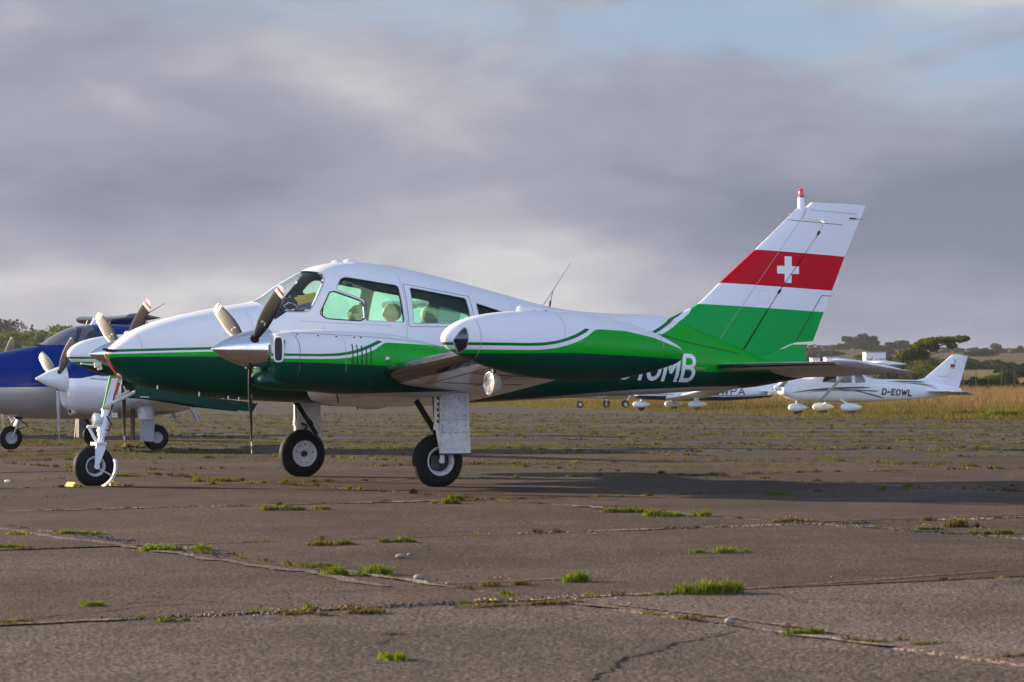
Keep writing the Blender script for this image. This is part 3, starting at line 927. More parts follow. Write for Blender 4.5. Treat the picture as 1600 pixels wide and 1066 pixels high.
    b.build('access_cover_rivets', 'soft_seam', root)
    # stinger under the rudder: a wedge that closes the tail cone
    tp = [(-5.06, 1.395), (-5.66, 1.572), (-5.845, 1.575), (-5.852, 1.20), (-5.4, 1.12), (-5.0, 1.12)]
    th_ = lambda x, z: float(np.interp(z, [1.1, 1.35, 1.58], [.09, .095, .035]) * np.interp(x, [-5.85, -5.2, -5.0], [.55, 1.25, 1.3]))
    link_mesh('tail_fairing', slab_from_polygon(tp, th_, 16, 10), 'fin_paint', root, True, 50)
    MB().tube([(-5.20, .05, 1.412), (-5.64, .036, 1.574)], .009, 6).build('fairing_lip', 'white_paint', root)
    # beacon
    bc = MB().lathe([(-.05, .040), (.0, .042), (.05, .043), (.118, .041), (.125, .0)], (-5.80, 0, 3.245), (0, 0, 1), 20)
    bc = bc.build('beacon', 'white_paint', root)
    MB().lathe([(0, .036), (.012, .036)], (-5.80, 0, 3.368), (0, 0, 1), 20).build('lens_ring', 'dark_metal', bc)
    MB().lathe([(0, .033), (.05, .033), (.075, .028), (.09, .016), (.094, 0)], (-5.80, 0, 3.378), (0, 0, 1), 20).build('lens', 'red_lens', bc)

    # tailplane and drooping elevators
    for sg in (1, -1):
        secs = [(sg * .10, -4.40, -5.18, 1.300, 1.275, .11), (sg * .5, -4.42, -5.18, 1.302, 1.277, .11), (sg * 2.42, -4.62, -5.22, 1.318, 1.300, .10), (sg * 2.52, -4.66, -5.22, 1.318, 1.302, .07)]
        V, F = wing_mesh(secs, 14, 0.0); tp_ = mk('tailplane', V, F, 'mottled_white', root)  # whole tailplane a duller, mottled white than the wings, top and underside alike
        V, F = wing_mesh([(s_[0], s_[1], s_[2], s_[3], s_[4], s_[5]) for s_ in secs[:3]], 14, 0.0, 0.10, .003); mk('leading_edge_boot', V, F, 'boot', tp_)
        secs = [(sg * .10, -5.19, -5.66, 1.272, 1.165, .12), (sg * 2.42, -5.23, -5.62, 1.298, 1.205, .10), (sg * 2.50, -5.25, -5.60, 1.298, 1.21, .06)]
        V, F = wing_mesh(secs, 10, 0.0); elv = mk('elevator', V, F, 'mottled_white', root)
        secs = [(sg * 2.53, -4.50, -5.62, 1.345, 1.195, .09), (sg * 2.64, -4.56, -5.60, 1.345, 1.20, .07), (sg * 2.70, -4.72, -5.50, 1.335, 1.22, .02)]
        V, F = wing_mesh(secs, 12, 0.0); mk('elevator_horn', V, F, 'white_paint', elv)
        b = MB()
        for y_, x_ in ((1.9, -5.62), (2.2, -5.61), (2.45, -5.60)): b.tube([(x_, sg * y_, 1.20), (x_ - .14, sg * y_, 1.19)], .003, 5)
        b.build('static_wick', 'dark_metal', elv)

    # wings
    for sg in (1, -1):
        S = [(.30, .92, -.90, 1.02, .850, .17), (1.2, .90, -.85, 1.100, .925, .165), (1.9, .875, -.80, 1.163, .990, .16), (3.2, .845, -.65, 1.280, 1.112, .15), (5.30, .80, -.42, 1.469, 1.300, .13)]
        secs = []
        for i in range(len(S) - 1):
            for k in range(6):
                u = k / 6; secs.append(tuple((a_ * (1 - u) + b_ * u) for a_, b_ in zip(S[i], S[i + 1])))
        secs.append(S[-1])
        secs = [(sg * s_[0],) + s_[1:] for s_ in secs]
        V, F = wing_mesh(secs, 18, 0.018); wg = mk('wing', V, F, 'white_paint', root)
        bs = [s_ for s_ in secs if 2.1 < abs(s_[0]) < 5.2]
        V, F = wing_mesh(bs, 18, 0.018, 0.15, .004); mk('leading_edge_boot', V, F, 'boot', wg)
        # underside: panel joints, inspection covers
        def low(y_, u):
            s0 = min(secs, key=lambda q: abs(abs(q[0]) - y_)); pts = airfoil(18, s0[5], .018)[19:]
            p = min(pts, key=lambda q: abs(q[0] - u)); ch = s0[1] - s0[2]
            return (s0[1] - p[0] * ch, s0[0], s0[3] + (s0[4] - s0[3]) * p[0] + p[1] * ch - .0015)
        b = MB()
        for u in (.22, .62): b.tube([low(y_, u) for y_ in (2.45, 2.9, 3.4, 3.9, 4.4, 4.9)], .004, 5)
        for y_ in (2.75, 3.5, 4.3): b.tube([low(y_, u) for u in (.12, .3, .5, .7, .9)], .004, 5)
        b.build('skin_seam', 'seam', wg)

    # nacelles
    nA0 = [(3, 1.384), (1.99, 1.382), (1.58, 1.378), (1.37, 1.386), (1.25, 1.404), (1.16, 1.426), (1.05, 1.464), (.946, 1.506), (.90, 1.524), (.86, 1.504), (.6, 1.492), (.15, 1.473), (-.2, 1.44), (-1.0, 1.40)]
    nA1 = [(3, 1.358), (1.99, 1.356), (1.58, 1.352), (1.37, 1.358), (1.25, 1.374), (1.16, 1.394), (1.05, 1.430), (.946, 1.470), (.87, 1.505), (.86, 1.504), (.6, 1.492), (.15, 1.473), (-.2, 1.44), (-1.0, 1.40)]
    nA2 = [(3, 1.333), (1.99, 1.331), (1.58, 1.327), (1.37, 1.331), (1.25, 1.344), (1.16, 1.362), (1.05, 1.394), (.946, 1.434), (.86, 1.488), (.84, 1.500), (.6, 1.492), (.15, 1.473), (-.2, 1.44), (-1.0, 1.40)]
    nB = [(3, 1.302), (1.99, 1.299), (1.58, 1.288), (.875, 1.264), (.0, 1.24), (-1, 1.2)]
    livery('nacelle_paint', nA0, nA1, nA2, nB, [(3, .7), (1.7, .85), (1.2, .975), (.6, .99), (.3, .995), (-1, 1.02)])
    ntop = [(2.0, 1.585), (1.97, 1.600), (1.90, 1.609), (1.808, 1.616), (1.386, 1.634), (.958, 1.625), (.523, 1.572), (.303, 1.533), (.081, 1.481), (-.07, 1.442), (-.5, 1.31), (-.8, 1.19)]
    nbot = [(2.0, 1.09), (1.97, 1.06), (1.878, 1.030), (1.386, .990), (.958, .960), (.5, .945), (.303, .935), (.1, .95), (-.2, .99), (-.5, 1.03), (-.8, 1.10)]
    nmid = [(2.0, 1.35), (1.4, 1.33), (.5, 1.28), (-.8, 1.15)]
    nwid = [(2.0, .335), (1.97, .365), (1.90, .388), (1.8, .405), (1.39, .435), (.96, .44), (.52, .42), (.3, .385), (.0, .30), (-.4, .18), (-.8, .02)]
    for sg in (1, -1):
        nl_ = Loft(ntop, nbot, nmid, nwid, 2.7, 2.5, sg * 1.94)
        nx = sorted(set(round(float(x), 4) for x in list(np.linspace(-.8, 1.8, 60)) + nose_x(1.8, 2.0, 12)))
        V, F = nl_.solid(nx, 56)
        nc = mk('engine_nacelle', V, F, 'nacelle_paint', root, True, 32)
        # chin of the cowling under the spinner
        ch = Loft([(2.135, 1.13), (2.12, 1.165), (2.08, 1.20), (1.9, 1.24), (1.5, 1.2)], [(2.135, 1.10), (2.12, 1.07), (2.08, 1.05), (1.9, 1.015), (1.5, 1.0)],
                  [(2.135, 1.115), (1.5, 1.1)], [(2.135, .05), (2.12, .13), (2.08, .19), (1.9, .27), (1.5, .30)], 2.2, 2.2, sg * 1.94)
        V, F = ch.solid(nose_x(1.5, 2.135, 16), 40); mk('chin_cowl', V, F, 'deep_green', nc)
        # air intakes either side of the spinner
        for s2 in (1, -1):
            ov = [(math.cos(2 * math.pi * k / 24), math.sin(2 * math.pi * k / 24)) for k in range(24)]
            sup = [(math.copysign(abs(a_) ** .5, a_), math.copysign(abs(b_) ** .5, b_)) for a_, b_ in ov]
            rot = Matrix.Rotation(R(s2 * 40), 3, 'Z'); ctr = Vector((1.972, sg * 1.94 + s2 * .342, 1.422))
            b = MB(); b.tube([ctr + rot @ Vector((0.016, a_ * .050, b_ * .122)) for a_, b_ in sup + sup[:1]], .009, 8, False); b.build('intake_lip', 'white_paint', nc)
            b = MB(); V = [ctr + rot @ Vector((0.020, a_ * .046, b_ * .117)) for a_, b_ in sup] + [ctr + rot @ Vector((-.05, a_ * .046, b_ * .10)) for a_, b_ in sup]
            b.add(V, [tuple(range(24))] + [(k, (k + 1) % 24, 24 + (k + 1) % 24, 24 + k) for k in range(24)] + [tuple(range(47, 23, -1))]); b.build('air_intake', 'black', nc)
        for s2 in (1, -1):
            for k in range(5):
                x0 = 1.235 - .050 * k; z1 = 1.490 - .008 * k; z0 = 1.232 - .005 * k
                b = MB(); V = []; F = []
                n_ = 8
                for i in range(n_ + 1):
                    z = z1 + (z0 - z1) * i / n_
                    y = nl_.yc + s2 * nl_.y(x0, z, .0)
                    pr = .011 * math.sin(math.pi * min(i + .6, n_) / (n_ + .6))
                    V += [(x0 + .016, y - s2 * .002, z), (x0 + .006, y + s2 * pr, z), (x0 - .014, y + s2 * pr * .6, z), (x0 - .016, y - s2 * .002, z)]
                for i in range(n_):
                    for j in range(3): F.append((i * 4 + j, i * 4 + j + 1, i * 4 + 5 + j, i * 4 + 4 + j))
                lv = mk('louvre', V, F, 'nacelle_paint', nc)
                V, F = strip_on(nl_, [(x0 - .020, z1 - .01), (x0 - .020, z0 + .01)], .016, s2, .0015, None, 8); mk('louvre_slot', V, F, 'black', lv)
            for pts, wd, mt in (([(1.80, 1.60), (1.775, 1.45), (1.785, 1.15)], .006, 'seam'), ([(1.80, 1.595), (1.4, 1.575), (.80, 1.545), (.15, 1.475)], .004, 'seam'), ([(1.29, 1.575), (1.285, 1.2)], .004, 'soft_seam'),
                                ([(.93, 1.46), (.30, 1.415), (.18, 1.41)], .004, 'seam'), ([(.20, 1.50), (.17, 1.42), (.17, 1.33)], .004, 'seam'), ([(1.0, 1.10), (.98, .99)], .005, 'seam')):
                V, F = strip_on(nl_, pts, wd, s2, .0012); mk('cowl_seam', V, F, mt, nc)
            b = MB()
            for x_, z_ in ((1.76, 1.572), (1.55, 1.560), (1.36, 1.552), (1.165, 1.545), (1.09, 1.545), (1.81, 1.21), (1.77, 1.235), (1.64, 1.135), (1.25, 1.12), (1.25, 1.04), (.96, 1.07)):
                b.ell((x_, nl_.yc + s2 * nl_.y(x_, z_, .001), z_), (.011, .004, .011), 8, 6)
            for x_, z_ in ((.93, 1.44), (.72, 1.432), (.50, 1.425)): b.ell((x_, nl_.yc + s2 * nl_.y(x_, z_, .001), z_), (.009, .004, .009), 8, 6)
            b.build('cowl_fastener', 'dark_metal', nc)
            b = MB().ell((.83, nl_.yc + s2 * nl_.y(.83, 1.33, .002), 1.33), (.026, .010, .030), 12, 8); b.build('oil_filler_cap', 'bare_metal', nc)
        MB().tube([(1.12, sg * 1.75, .985), (1.10, sg * 1.75, .885)], .009, 6).build('breather_pipe', 'dark_metal', nc)
        # propeller
        prof = [(2.566, 0), (2.555, .012), (2.50, .052), (2.43, .093), (2.35, .130), (2.258, .162), (2.17, .185), (2.086, .201), (2.0, .212), (1.965, .214), (1.955, .205), (1.955, 0)]
        propeller(root, (2.16, sg * 1.94, 1.425), 1.055, (56, 176, -64) if sg > 0 else (57, 177, -63), [(p_[0], p_[1]) for p_ in prof])
    # tip tanks
    tt = [(1.708, 1.482), (1.700, 1.510), (1.675, 1.545), (1.644, 1.575), (1.517, 1.643), (1.259, 1.704), (.999, 1.731), (.802, 1.740), (.47, 1.736), (.066, 1.685), (-.344, 1.596), (-.621, 1.491), (-.79, 1.402), (-.815, 1.375)]
    tb = [(1.708, 1.470), (1.700, 1.440), (1.675, 1.408), (1.644, 1.384), (1.517, 1.322), (1.259, 1.225), (.999, 1.162), (.67, 1.117), (.336, 1.094), (-.002, 1.106), (-.344, 1.160), (-.621, 1.228), (-.79, 1.300), (-.815, 1.345)]
    tm = [(1.708, 1.478), (1.2, 1.46), (.5, 1.42), (-.3, 1.38), (-.815, 1.36)]
    tw = [(1.708, .010), (1.700, .035), (1.675, .07), (1.644, .097), (1.517, .16), (1.259, .235), (1.0, .28), (.67, .308), (.34, .318), (0, .295), (-.34, .225), (-.62, .125), (-.79, .035), (-.815, .010)]
    tA0 = [(3, 1.444), (1.68, 1.442), (.96, 1.436), (.83, 1.442), (.70, 1.460), (.60, 1.486), (.50, 1.521), (.40, 1.568), (.385, 1.578), (.37, 1.566), (.30, 1.570), (-.05, 1.556), (-.38, 1.502), (-.75, 1.400), (-2, 1.2)]
    tA1 = [(3, 1.417), (1.68, 1.416), (.96, 1.409), (.83, 1.414), (.70, 1.431), (.60, 1.456), (.50, 1.489), (.40, 1.533), (.37, 1.550), (.36, 1.566), (.30, 1.570), (-.05, 1.556), (-.38, 1.502), (-.75, 1.400), (-2, 1.2)]
    tA2 = [(3, 1.376), (1.68, 1.378), (.96, 1.374), (.83, 1.379), (.70, 1.394), (.60, 1.418), (.50, 1.450), (.40, 1.494), (.32, 1.545), (.28, 1.569), (-.05, 1.556), (-.38, 1.502), (-.75, 1.400), (-2, 1.2)]
    tB = [(3, 1.338), (1.68, 1.339), (.5, 1.348), (.1, 1.335), (-.58, 1.308), (-2, 1.25)]
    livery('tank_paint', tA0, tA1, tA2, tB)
    for sg in (1, -1):
        tk = Loft(tt, tb, tm, tw, 2.0, 2.0, sg * 5.44)
        tx = sorted(set(round(float(x), 4) for x in nose_x(1.0, 1.708, 26) + list(np.linspace(-.6, 1.0, 40)) + [-.815 + .215 * (k / 12) ** 1.6 for k in range(12)]))
        V, F = tk.solid(tx, 56); tank = mk('tip_tank', V, F, 'tank_paint', root, True, 50)
        sk = Skin(tk, tx, 56)
        lens = [(1.532, 1.575), (1.585, 1.535), (1.640, 1.455), (1.600, 1.385), (1.560, 1.345), (1.528, 1.40), (1.524, 1.49)]
        y0, y1 = (5.44, 7) if sg > 0 else (-7, -5.44)
        link_mesh('navigation_light', sk.piece(rounded(lens, .02), y0, y1, -.003, .004), 'dark_lens', tank, True, 40)
        link_mesh('light_frame', sk.piece(grow(rounded(lens, .02), .008), y0, y1, -.0015, .004, rounded(lens, .02)), 'soft_seam', tank, True, 40)
        for pts in ([(1.42, 1.67), (1.41, 1.45), (1.42, 1.27)], [(.62, 1.735), (.60, 1.6), (.62, 1.48)], [(-.50, 1.53), (-.50, 1.40)]):
            V, F = strip_on(tk, pts, .005, sg, .0012); mk('skin_seam', V, F, 'soft_seam', tank)
        b = MB().ell((.80, sg * 5.44, 1.742), (.145, .055, .038)); b.ell((.90, sg * 5.44, 1.748), (.05, .04, .035)); b.build('filler_fairing', 'white_paint', tank)
        b = MB().ell((.80, sg * 5.50, 1.727), (.012, .01, .01), 8, 6).ell((.68, sg * 5.50, 1.729), (.012, .01, .01), 8, 6); b.build('fairing_screw', 'dark_metal', tank)
        # landing lamp let down under the wing
        lc = Vector((.60, sg * 4.2, 1.075))
        b = MB().lathe([(.0, .104), (-.008, .112), (-.02, .111), (-.06, .10), (-.10, .074), (-.125, .04), (-.13, 0)], lc, (1, 0, 0), 28); ll = b.build('landing_lamp', 'mottled_white', root)
        MB().lathe([(-.004, .100), (.006, .106), (.004, .113), (-.006, .112)], lc, (1, 0, 0), 28).build('lamp_rim', 'bare_metal', ll)
        MB().lathe([(.001, .101), (.010, .06), (.012, 0)], lc, (1, 0, 0), 28).build('lamp_glass', 'lamp_glass', ll)
        MB().box(lc + Vector((-.05, 0, .13)), (.03, .03, .13)).box(lc + Vector((-.01, 0, .0)), (.012, .15, .012)).build('lamp_arm', 'dark_metal', ll)

    # main undercarriage
    for sg in (1, -1):
        wheel(root, (0.0, sg * 1.825, .272), .285, .084, .155, sg, True, True)
        b = MB().tube([(.03, sg * 1.90, 1.02), (.03, sg * 1.905, .62)], .042, 14).tube([(.03, sg * 1.905, .66), (.03, sg * 1.905, .60)], .050, 14)
        b.tube([(.03, sg * 1.905, .62), (.02, sg * 1.925, .50), (.0, sg * 1.938, .38), (.0, sg * 1.938, .255)], [.030, .030, .026, .026], 12).tube([(.0, sg * 1.945, .272), (.0, sg * 1.80, .272)], .026, 12)
        lg = b.build('undercarriage_leg', 'rim_white', root)
        MB().tube([(.03, sg * 1.90, .64), (-.10, sg * 1.90, .60)], .014, 8).tube([(-.10, sg * 1.90, .60), (.0, sg * 1.93, .45)], .014, 8).build('torque_link', 'dark_metal', lg)
        MB().tube([(.07, sg * 1.86, .95), (.065, sg * 1.87, .80), (.05, sg * 1.88, .62)], .009, 8).build('brake_hose', 'dark_metal', lg)
        b = MB(); b.box((.03, sg * 1.66, .70), (.055, .03, .50), Matrix.Rotation(R(34), 3, 'Y')); b.box((-.03, sg * 1.665, .63), (.06, .04, .07), Matrix.Rotation(R(34), 3, 'Y')); b.build('side_brace', 'black', root)
        # strut door: a flat plate carried on the outside of the leg
        pd = [(.041, .985), (-.290, .985), (-.296, .70), (-.312, .355), (.044, .352), (.036, .62)]
        dr = MB().prism(rounded(pd, .012, 3), sg * 1.962, sg * 1.985).build('strut_door', 'mottled_white', root)
        MB().box((-.134, sg * 1.962, .347), (.37, .05, .016)).build('door_lip', 'dark_metal', dr)
        b = MB(); rng = random.Random(4)
        for zz in (.93, .85, .74, .66, .565):
            for xx in (.0, -.07, -.15, -.25):
                b.ell((xx + rng.uniform(-.02, .02), sg * 1.986, zz + rng.uniform(-.02, .02)), (.006, .003, .006), 6, 4)
        b.build('door_rivet', 'dark_metal', dr)
        b = MB().tube([(-.31, sg * 1.9855, .705), (.04, sg * 1.9855, .705)], .0025, 4).tube([(-.31, sg * 1.9855, .575), (.04, sg * 1.9855, .57)], .0025, 4); b.build('door_seam', 'soft_seam', dr)
        b = MB()
        for k in range(5): b.box((.060 - .004 * (k % 2), sg * 1.955, .93 - .06 * k), (.014, .02, .030), Matrix.Rotation(R(12), 3, 'Y'))
        b.build('door_link', 'dark_metal', dr)
        b = MB().prism([(.16, .985), (.04, .955), (-.30, .94), (-.30, .96), (.0, .985)], sg * 1.55, sg * 1.95); b.build('wheel_bay', 'black', root)

    # nose undercarriage
    wheel(root, (3.15, 0, .213), .222, .075, .108, 1, True, True)
    b = MB().tube([(2.86, 0, 1.18), (2.90, 0, 1.07), (3.00, 0, .79)], [.03, .034, .040], 14).tube([(3.00, 0, .80), (3.045, 0, .60), (3.06, 0, .53)], [.052, .050, .050], 16)
    b.tube([(3.045, 0, .60), (3.055, 0, .565)], .062, 16).tube([(3.055, 0, .55), (3.075, 0, .43)], .036, 14).tube([(3.00, 0, .815), (3.003, 0, .79)], .064, 16)
    lg = b.build('nose_leg', 'white_paint', root)
    b = MB()
    for s2 in (1, -1):
        b.prism([(3.06, .455), (3.14, .455), (3.16, .40), (3.165, .23), (3.13, .20), (3.115, .24), (3.05, .40)], s2 * .086, s2 * .105)
    b.box((3.095, 0, .448), (.11, .21, .035)); b.lathe([(0, .03), (.02, .03), (.02, .012), (.008, .010), (.008, 0)], (3.15, .105, .213), (0, 1, 0), 14)
    b.build('wheel_fork', 'white_paint', root)
    MB().tube([(3.07, .0, .645), (3.20, .0, .625)], .018, 8).tube([(3.205, 0, .63), (3.12, 0, .475)], .016, 8).ell((3.205, 0, .628), (.02, .03, .02), 10, 8).build('torque_link', 'white_paint', lg)
    MB().tube([(3.02, .05, .74), (2.975, .07, .66), (3.0, .06, .585), (3.06, .05, .60)], .008, 6).tube([(2.93, .05, 1.0), (2.96, .06, .85), (3.0, .06, .74)], .007, 6).build('brake_hose', 'black', lg)
    b = MB().lathe([(0, .010), (.0, .066), (-.012, .072), (-.05, .068), (-.085, .04), (-.09, 0)], (3.155, .02, .705), (1, 0, 0.05), 22); tl = b.build('taxi_lamp', 'white_paint', lg)
    MB().lathe([(.001, .066), (.012, .04), (.014, 0)], (3.155, .02, .705), (1, 0, .05), 22).build('lamp_glass', 'lamp_glass', tl)
    MB().tube([(2.98, .05, .87), (2.72, .12, 1.00)], .020, 8).tube([(2.98, -.05, .87), (2.72, -.12, 1.00)], .020, 8).tube([(3.02, .0, .79), (2.93, .05, .745)], .022, 8).box((2.94, .05, .75), (.06, .05, .05)).build('drag_brace', 'rim_white', root)
    MB().ell((3.005, .04, .83), (.04, .035, .035), 12, 8).build('steering_collar', 'tan_leather', lg)
    V = []; F = []
    for i in range(11):
        q = R(-62 + 78 * i / 10)   # behind the wheel
        for yy in (-.085, -.03, .03, .085):
            rr = .232 + .018 * (1 - abs(yy) / .085)
            V.append((3.15 - rr * math.cos(q), yy, .213 + rr * math.sin(q)))
    for i in range(10):
        for k in range(3): F.append((i * 4 + k, i * 4 + k + 1, i * 4 + 5 + k, i * 4 + 4 + k))
    mg = mk('mudguard', V, F, 'rim_white', root)
    sd = mg.modifiers.new('t', 'SOLIDIFY'); sd.thickness = .006
    MB().tube([(3.13, .108, .19), (2.965, .10, .105)], .008, 6).build('mudguard_stay', 'rim_white', mg)
    b = MB().prism([(2.985, 1.17), (2.875, 1.17), (2.967, .812), (3.068, .812)], .035, .05); fd = b.build('nose_leg_door', 'bright_green', root)
    MB().prism([(2.965, 1.14), (2.897, 1.14), (2.975, .835), (3.052, .835)], .0505, .0525).build('door_stripe', 'letter_white', fd)
    for sg in (1, -1):
        pd = [(2.770, 1.075), (2.768, .935), (2.5, .917), (2.2, .872), (1.924, .828), (1.447, .782), (1.385, .872), (1.50, .878), (1.50, .890), (1.75, .915), (2.2, .968), (2.5, 1.02)]
        me = prism_mesh(pd, -.008, .008)
        me.transform(Matrix.Translation((0, sg * .23, 0)))
        dr = link_mesh('nose_gear_door', me, 'deep_green', root, False)
        MB().tube([(2.62, sg * .245, .940), (2.72, sg * .245, .945)], .006, 5).build('door_edge_strip', 'letter_white', dr)
        b = MB()
        for xx, zz in ((2.52, 1.03), (2.05, .962), (1.72, .918), (1.60, .905)): b.tube([(xx, sg * .225, zz - .03), (xx, sg * .225, zz + .035)], .010, 6)
        b.build('door_hinge', 'bare_metal', dr)
        MB().tube([(2.74, sg * .235, 1.06), (2.71, sg * .20, .97)], .016, 6).build('door_rod', 'bare_metal', dr)
    MB().tube([(3.03, -.11, 1.285), (3.10, -.12, 1.280)], .028, 12).tube([(3.10, -.12, 1.281), (3.25, -.12, 1.297)], .009, 10).tube([(3.02, -.10, 1.25), (3.07, -.11, 1.24)], .015, 8).build('pitot_tube', 'rim_white', root)
    return root, fus


green_twin, green_fus = build_green_twin()
GM = green_twin.matrix_basis if False else Matrix.Translation(green_twin.location) @ Matrix.Rotation(R(207.5), 4, 'Z')


def at_twin(p): return GM @ Vector(p)


def local_thing(name, mb, mat, label, cat, rel, group=None, smooth=True):
    """a separate thing standing on or in the twin: own origin at rel (twin coordinates)"""
    mb.xf(Matrix.Translation(-Vector(rel)))
    o = mb.build(name, mat, None, smooth, label=label, cat=cat, group=group)
    o.location = at_twin(rel); o.rotation_euler = (0, 0, R(207.5))
    return o


b = MB()
rot = Matrix.Rotation(R(14), 3, 'Z') @ Matrix.Rotation(R(30), 3, 'Y')
b.box((.835, .26, 2.005), (.245, .03, .10), Matrix.Rotation(R(16), 3, 'Y') @ Matrix.Rotation(R(-8), 3, 'X')); b.box((.68, .27, 1.975), (.08, .03, .05), Matrix.Rotation(R(16), 3, 'Y'))
local_thing('folder', b, 'yellow_card', 'yellow folder propped behind the windscreen of the green and white twin', 'folder', (.84, .26, 1.92), None, False)
b = MB().box((.845, .27, 1.925), (.25, .035, .065), Matrix.Rotation(R(16), 3, 'Y')).box((.72, .27, 1.893), (.06, .03, .04))
local_thing('binder', b, 'blue_card', 'dark blue binder lying under the yellow folder inside the windscreen', 'binder', (.84, .27, 1.88), None, False)
b = MB().ell((1.02, .20, 1.955), (.11, .12, .07)).ell((.93, .15, 2.03), (.05, .08, .035))
sh = local_thing('sunshade_bag', b, 'cover_black', 'dark grey bag on the coaming beside the yellow folder', 'bag', (1.0, .2, 1.88))
b = MB().tube([(.06, .06, .02), (.11, .10, .045), (.06, .12, .085), (-.02, .12, .06), (-.06, .12, .0), (.02, .11, -.01), (.06, .06, .02)], .006, 6, False); b.tube([(-.06, .12, 0), (-.11, .11, .03), (-.15, .10, .02), (-.17, .10, -.01)], .005, 6)
b.build('cord', 'rim_white', sh)
# red streamer and strap on the nose
b = MB()
pts = [(3.035, .055, 1.400), (3.020, .075, 1.335), (2.990, .105, 1.255), (2.945, .135, 1.18), (2.895, .150, 1.125)]
V = []; F = []
for i, p in enumerate(pts):
    wv = .014 + .012 * (i / 4)
    for s2 in (-1, 1): V.append((p[0] + s2 * wv, p[1] + .012 + .01 * math.sin(i * 1.7), p[2] + s2 * wv * .5)); V.append((p[0] + s2 * wv, p[1] + .009 + .01 * math.sin(i * 1.7), p[2] + s2 * wv * .5))
for i in range(4):
    o = i * 4; F += [(o, o + 2, o + 6, o + 4), (o + 1, o + 5, o + 7, o + 3), (o, o + 4, o + 5, o + 1), (o + 2, o + 3, o + 7, o + 6)]
F += [(0, 1, 3, 2), (16, 18, 19, 17)]
b.add(V, F); b.box((2.905, .062, 1.03), (.022, .016, .13), Matrix.Rotation(R(-18), 3, 'Y'))
stw = local_thing('warning_streamer', b, 'red_cloth', 'orange red cloth streamer hanging from the nose of the green and white twin', 'streamer', (3.035, .055, 1.40))
b = MB().tube([(.025, .035, .045), (-.03, .045, .035), (-.12, .06, .028)], .014, 8); b.ell((.02, .03, .045), (.03, .02, .014), 10, 8); b.build('strap', 'cover_black', stw)

# chocks at the nose wheel
for dx, lab in ((.238, 'yellow wheel chock with black marks in front of the nose wheel'), (-.236, 'yellow wheel chock behind the nose wheel, mostly hidden by the tyre')):
    sg = 1 if dx > 0 else -1
    b = MB().prism([(0.042, .004), (-.042, .004), (-.038, .034), (.0, .050), (.014, .046)], -.10, .10)
    for v in b.V: v.x *= sg
    o = b.build('wheel_chock', 'yellow', None, False, label=lab, cat='wheel chock', group='chocks at the nose wheel')
    o.location = at_twin((3.15 + dx, .02, 0)); o.rotation_euler = (0, 0, R(207.5 + (6 if dx > 0 else -4)))
    b = MB()
    for k in range(3):
        b.box((sg * (.024 - .020 * k), .101, .020), (.009, .004, .018))
    b.build('printed_mark', 'black', o)

# ------------------------------------------------------------------ other aircraft
def two_tone(name, pts, up, low, dirt=.06, metal=0.0):
    m, t, b, out = new_mat(name)
    oc = t.n('ShaderNodeTexCoord').outputs['Object']
    X, Y, Z = t.xyz(oc)
    nd = t.n('ShaderNodeFloatCurve'); cm = nd.mapping; cv = cm.curves[0]
    P_ = [((x + 8) / 12, z / 4) for x, z in sorted(pts)]
    while len(cv.points) < len(P_): cv.points.new(.5, .5)
    for q, p in zip(cv.points, P_): q.location = p; q.handle_type = 'VECTOR'
    cm.use_clip = False; cm.extend = 'HORIZONTAL'; cm.update()
    t.link(t.math('DIVIDE', t.math('ADD', X, 8.0), 12.0), nd.inputs['Value'])
    lo_ = t.math('LESS_THAN', Z, t.math('MULTIPLY', nd.outputs[0], 4.0))
    c = t.mix(lo_, up, low)
    if metal: t.put(b.inputs['Metallic'], t.math('MULTIPLY', lo_, metal))
    paint_finish(t, b, oc, c, dirt); MATS[name] = m


BLUE = (.0, .022, .18); SILVER = (.58, .565, .55)
two_tone('blue_body', [(-8, 1.25), (-3, 1.2), (0, 1.10), (2.4, 1.07), (4, 1.02)], BLUE, SILVER, .06, .55)
two_tone('blue_nacelle', [(-8, 1.2), (.6, 1.23), (1.2, 1.27), (1.45, 1.22), (4, 1.2)], BLUE, (.80, .79, .78), .06, .25)


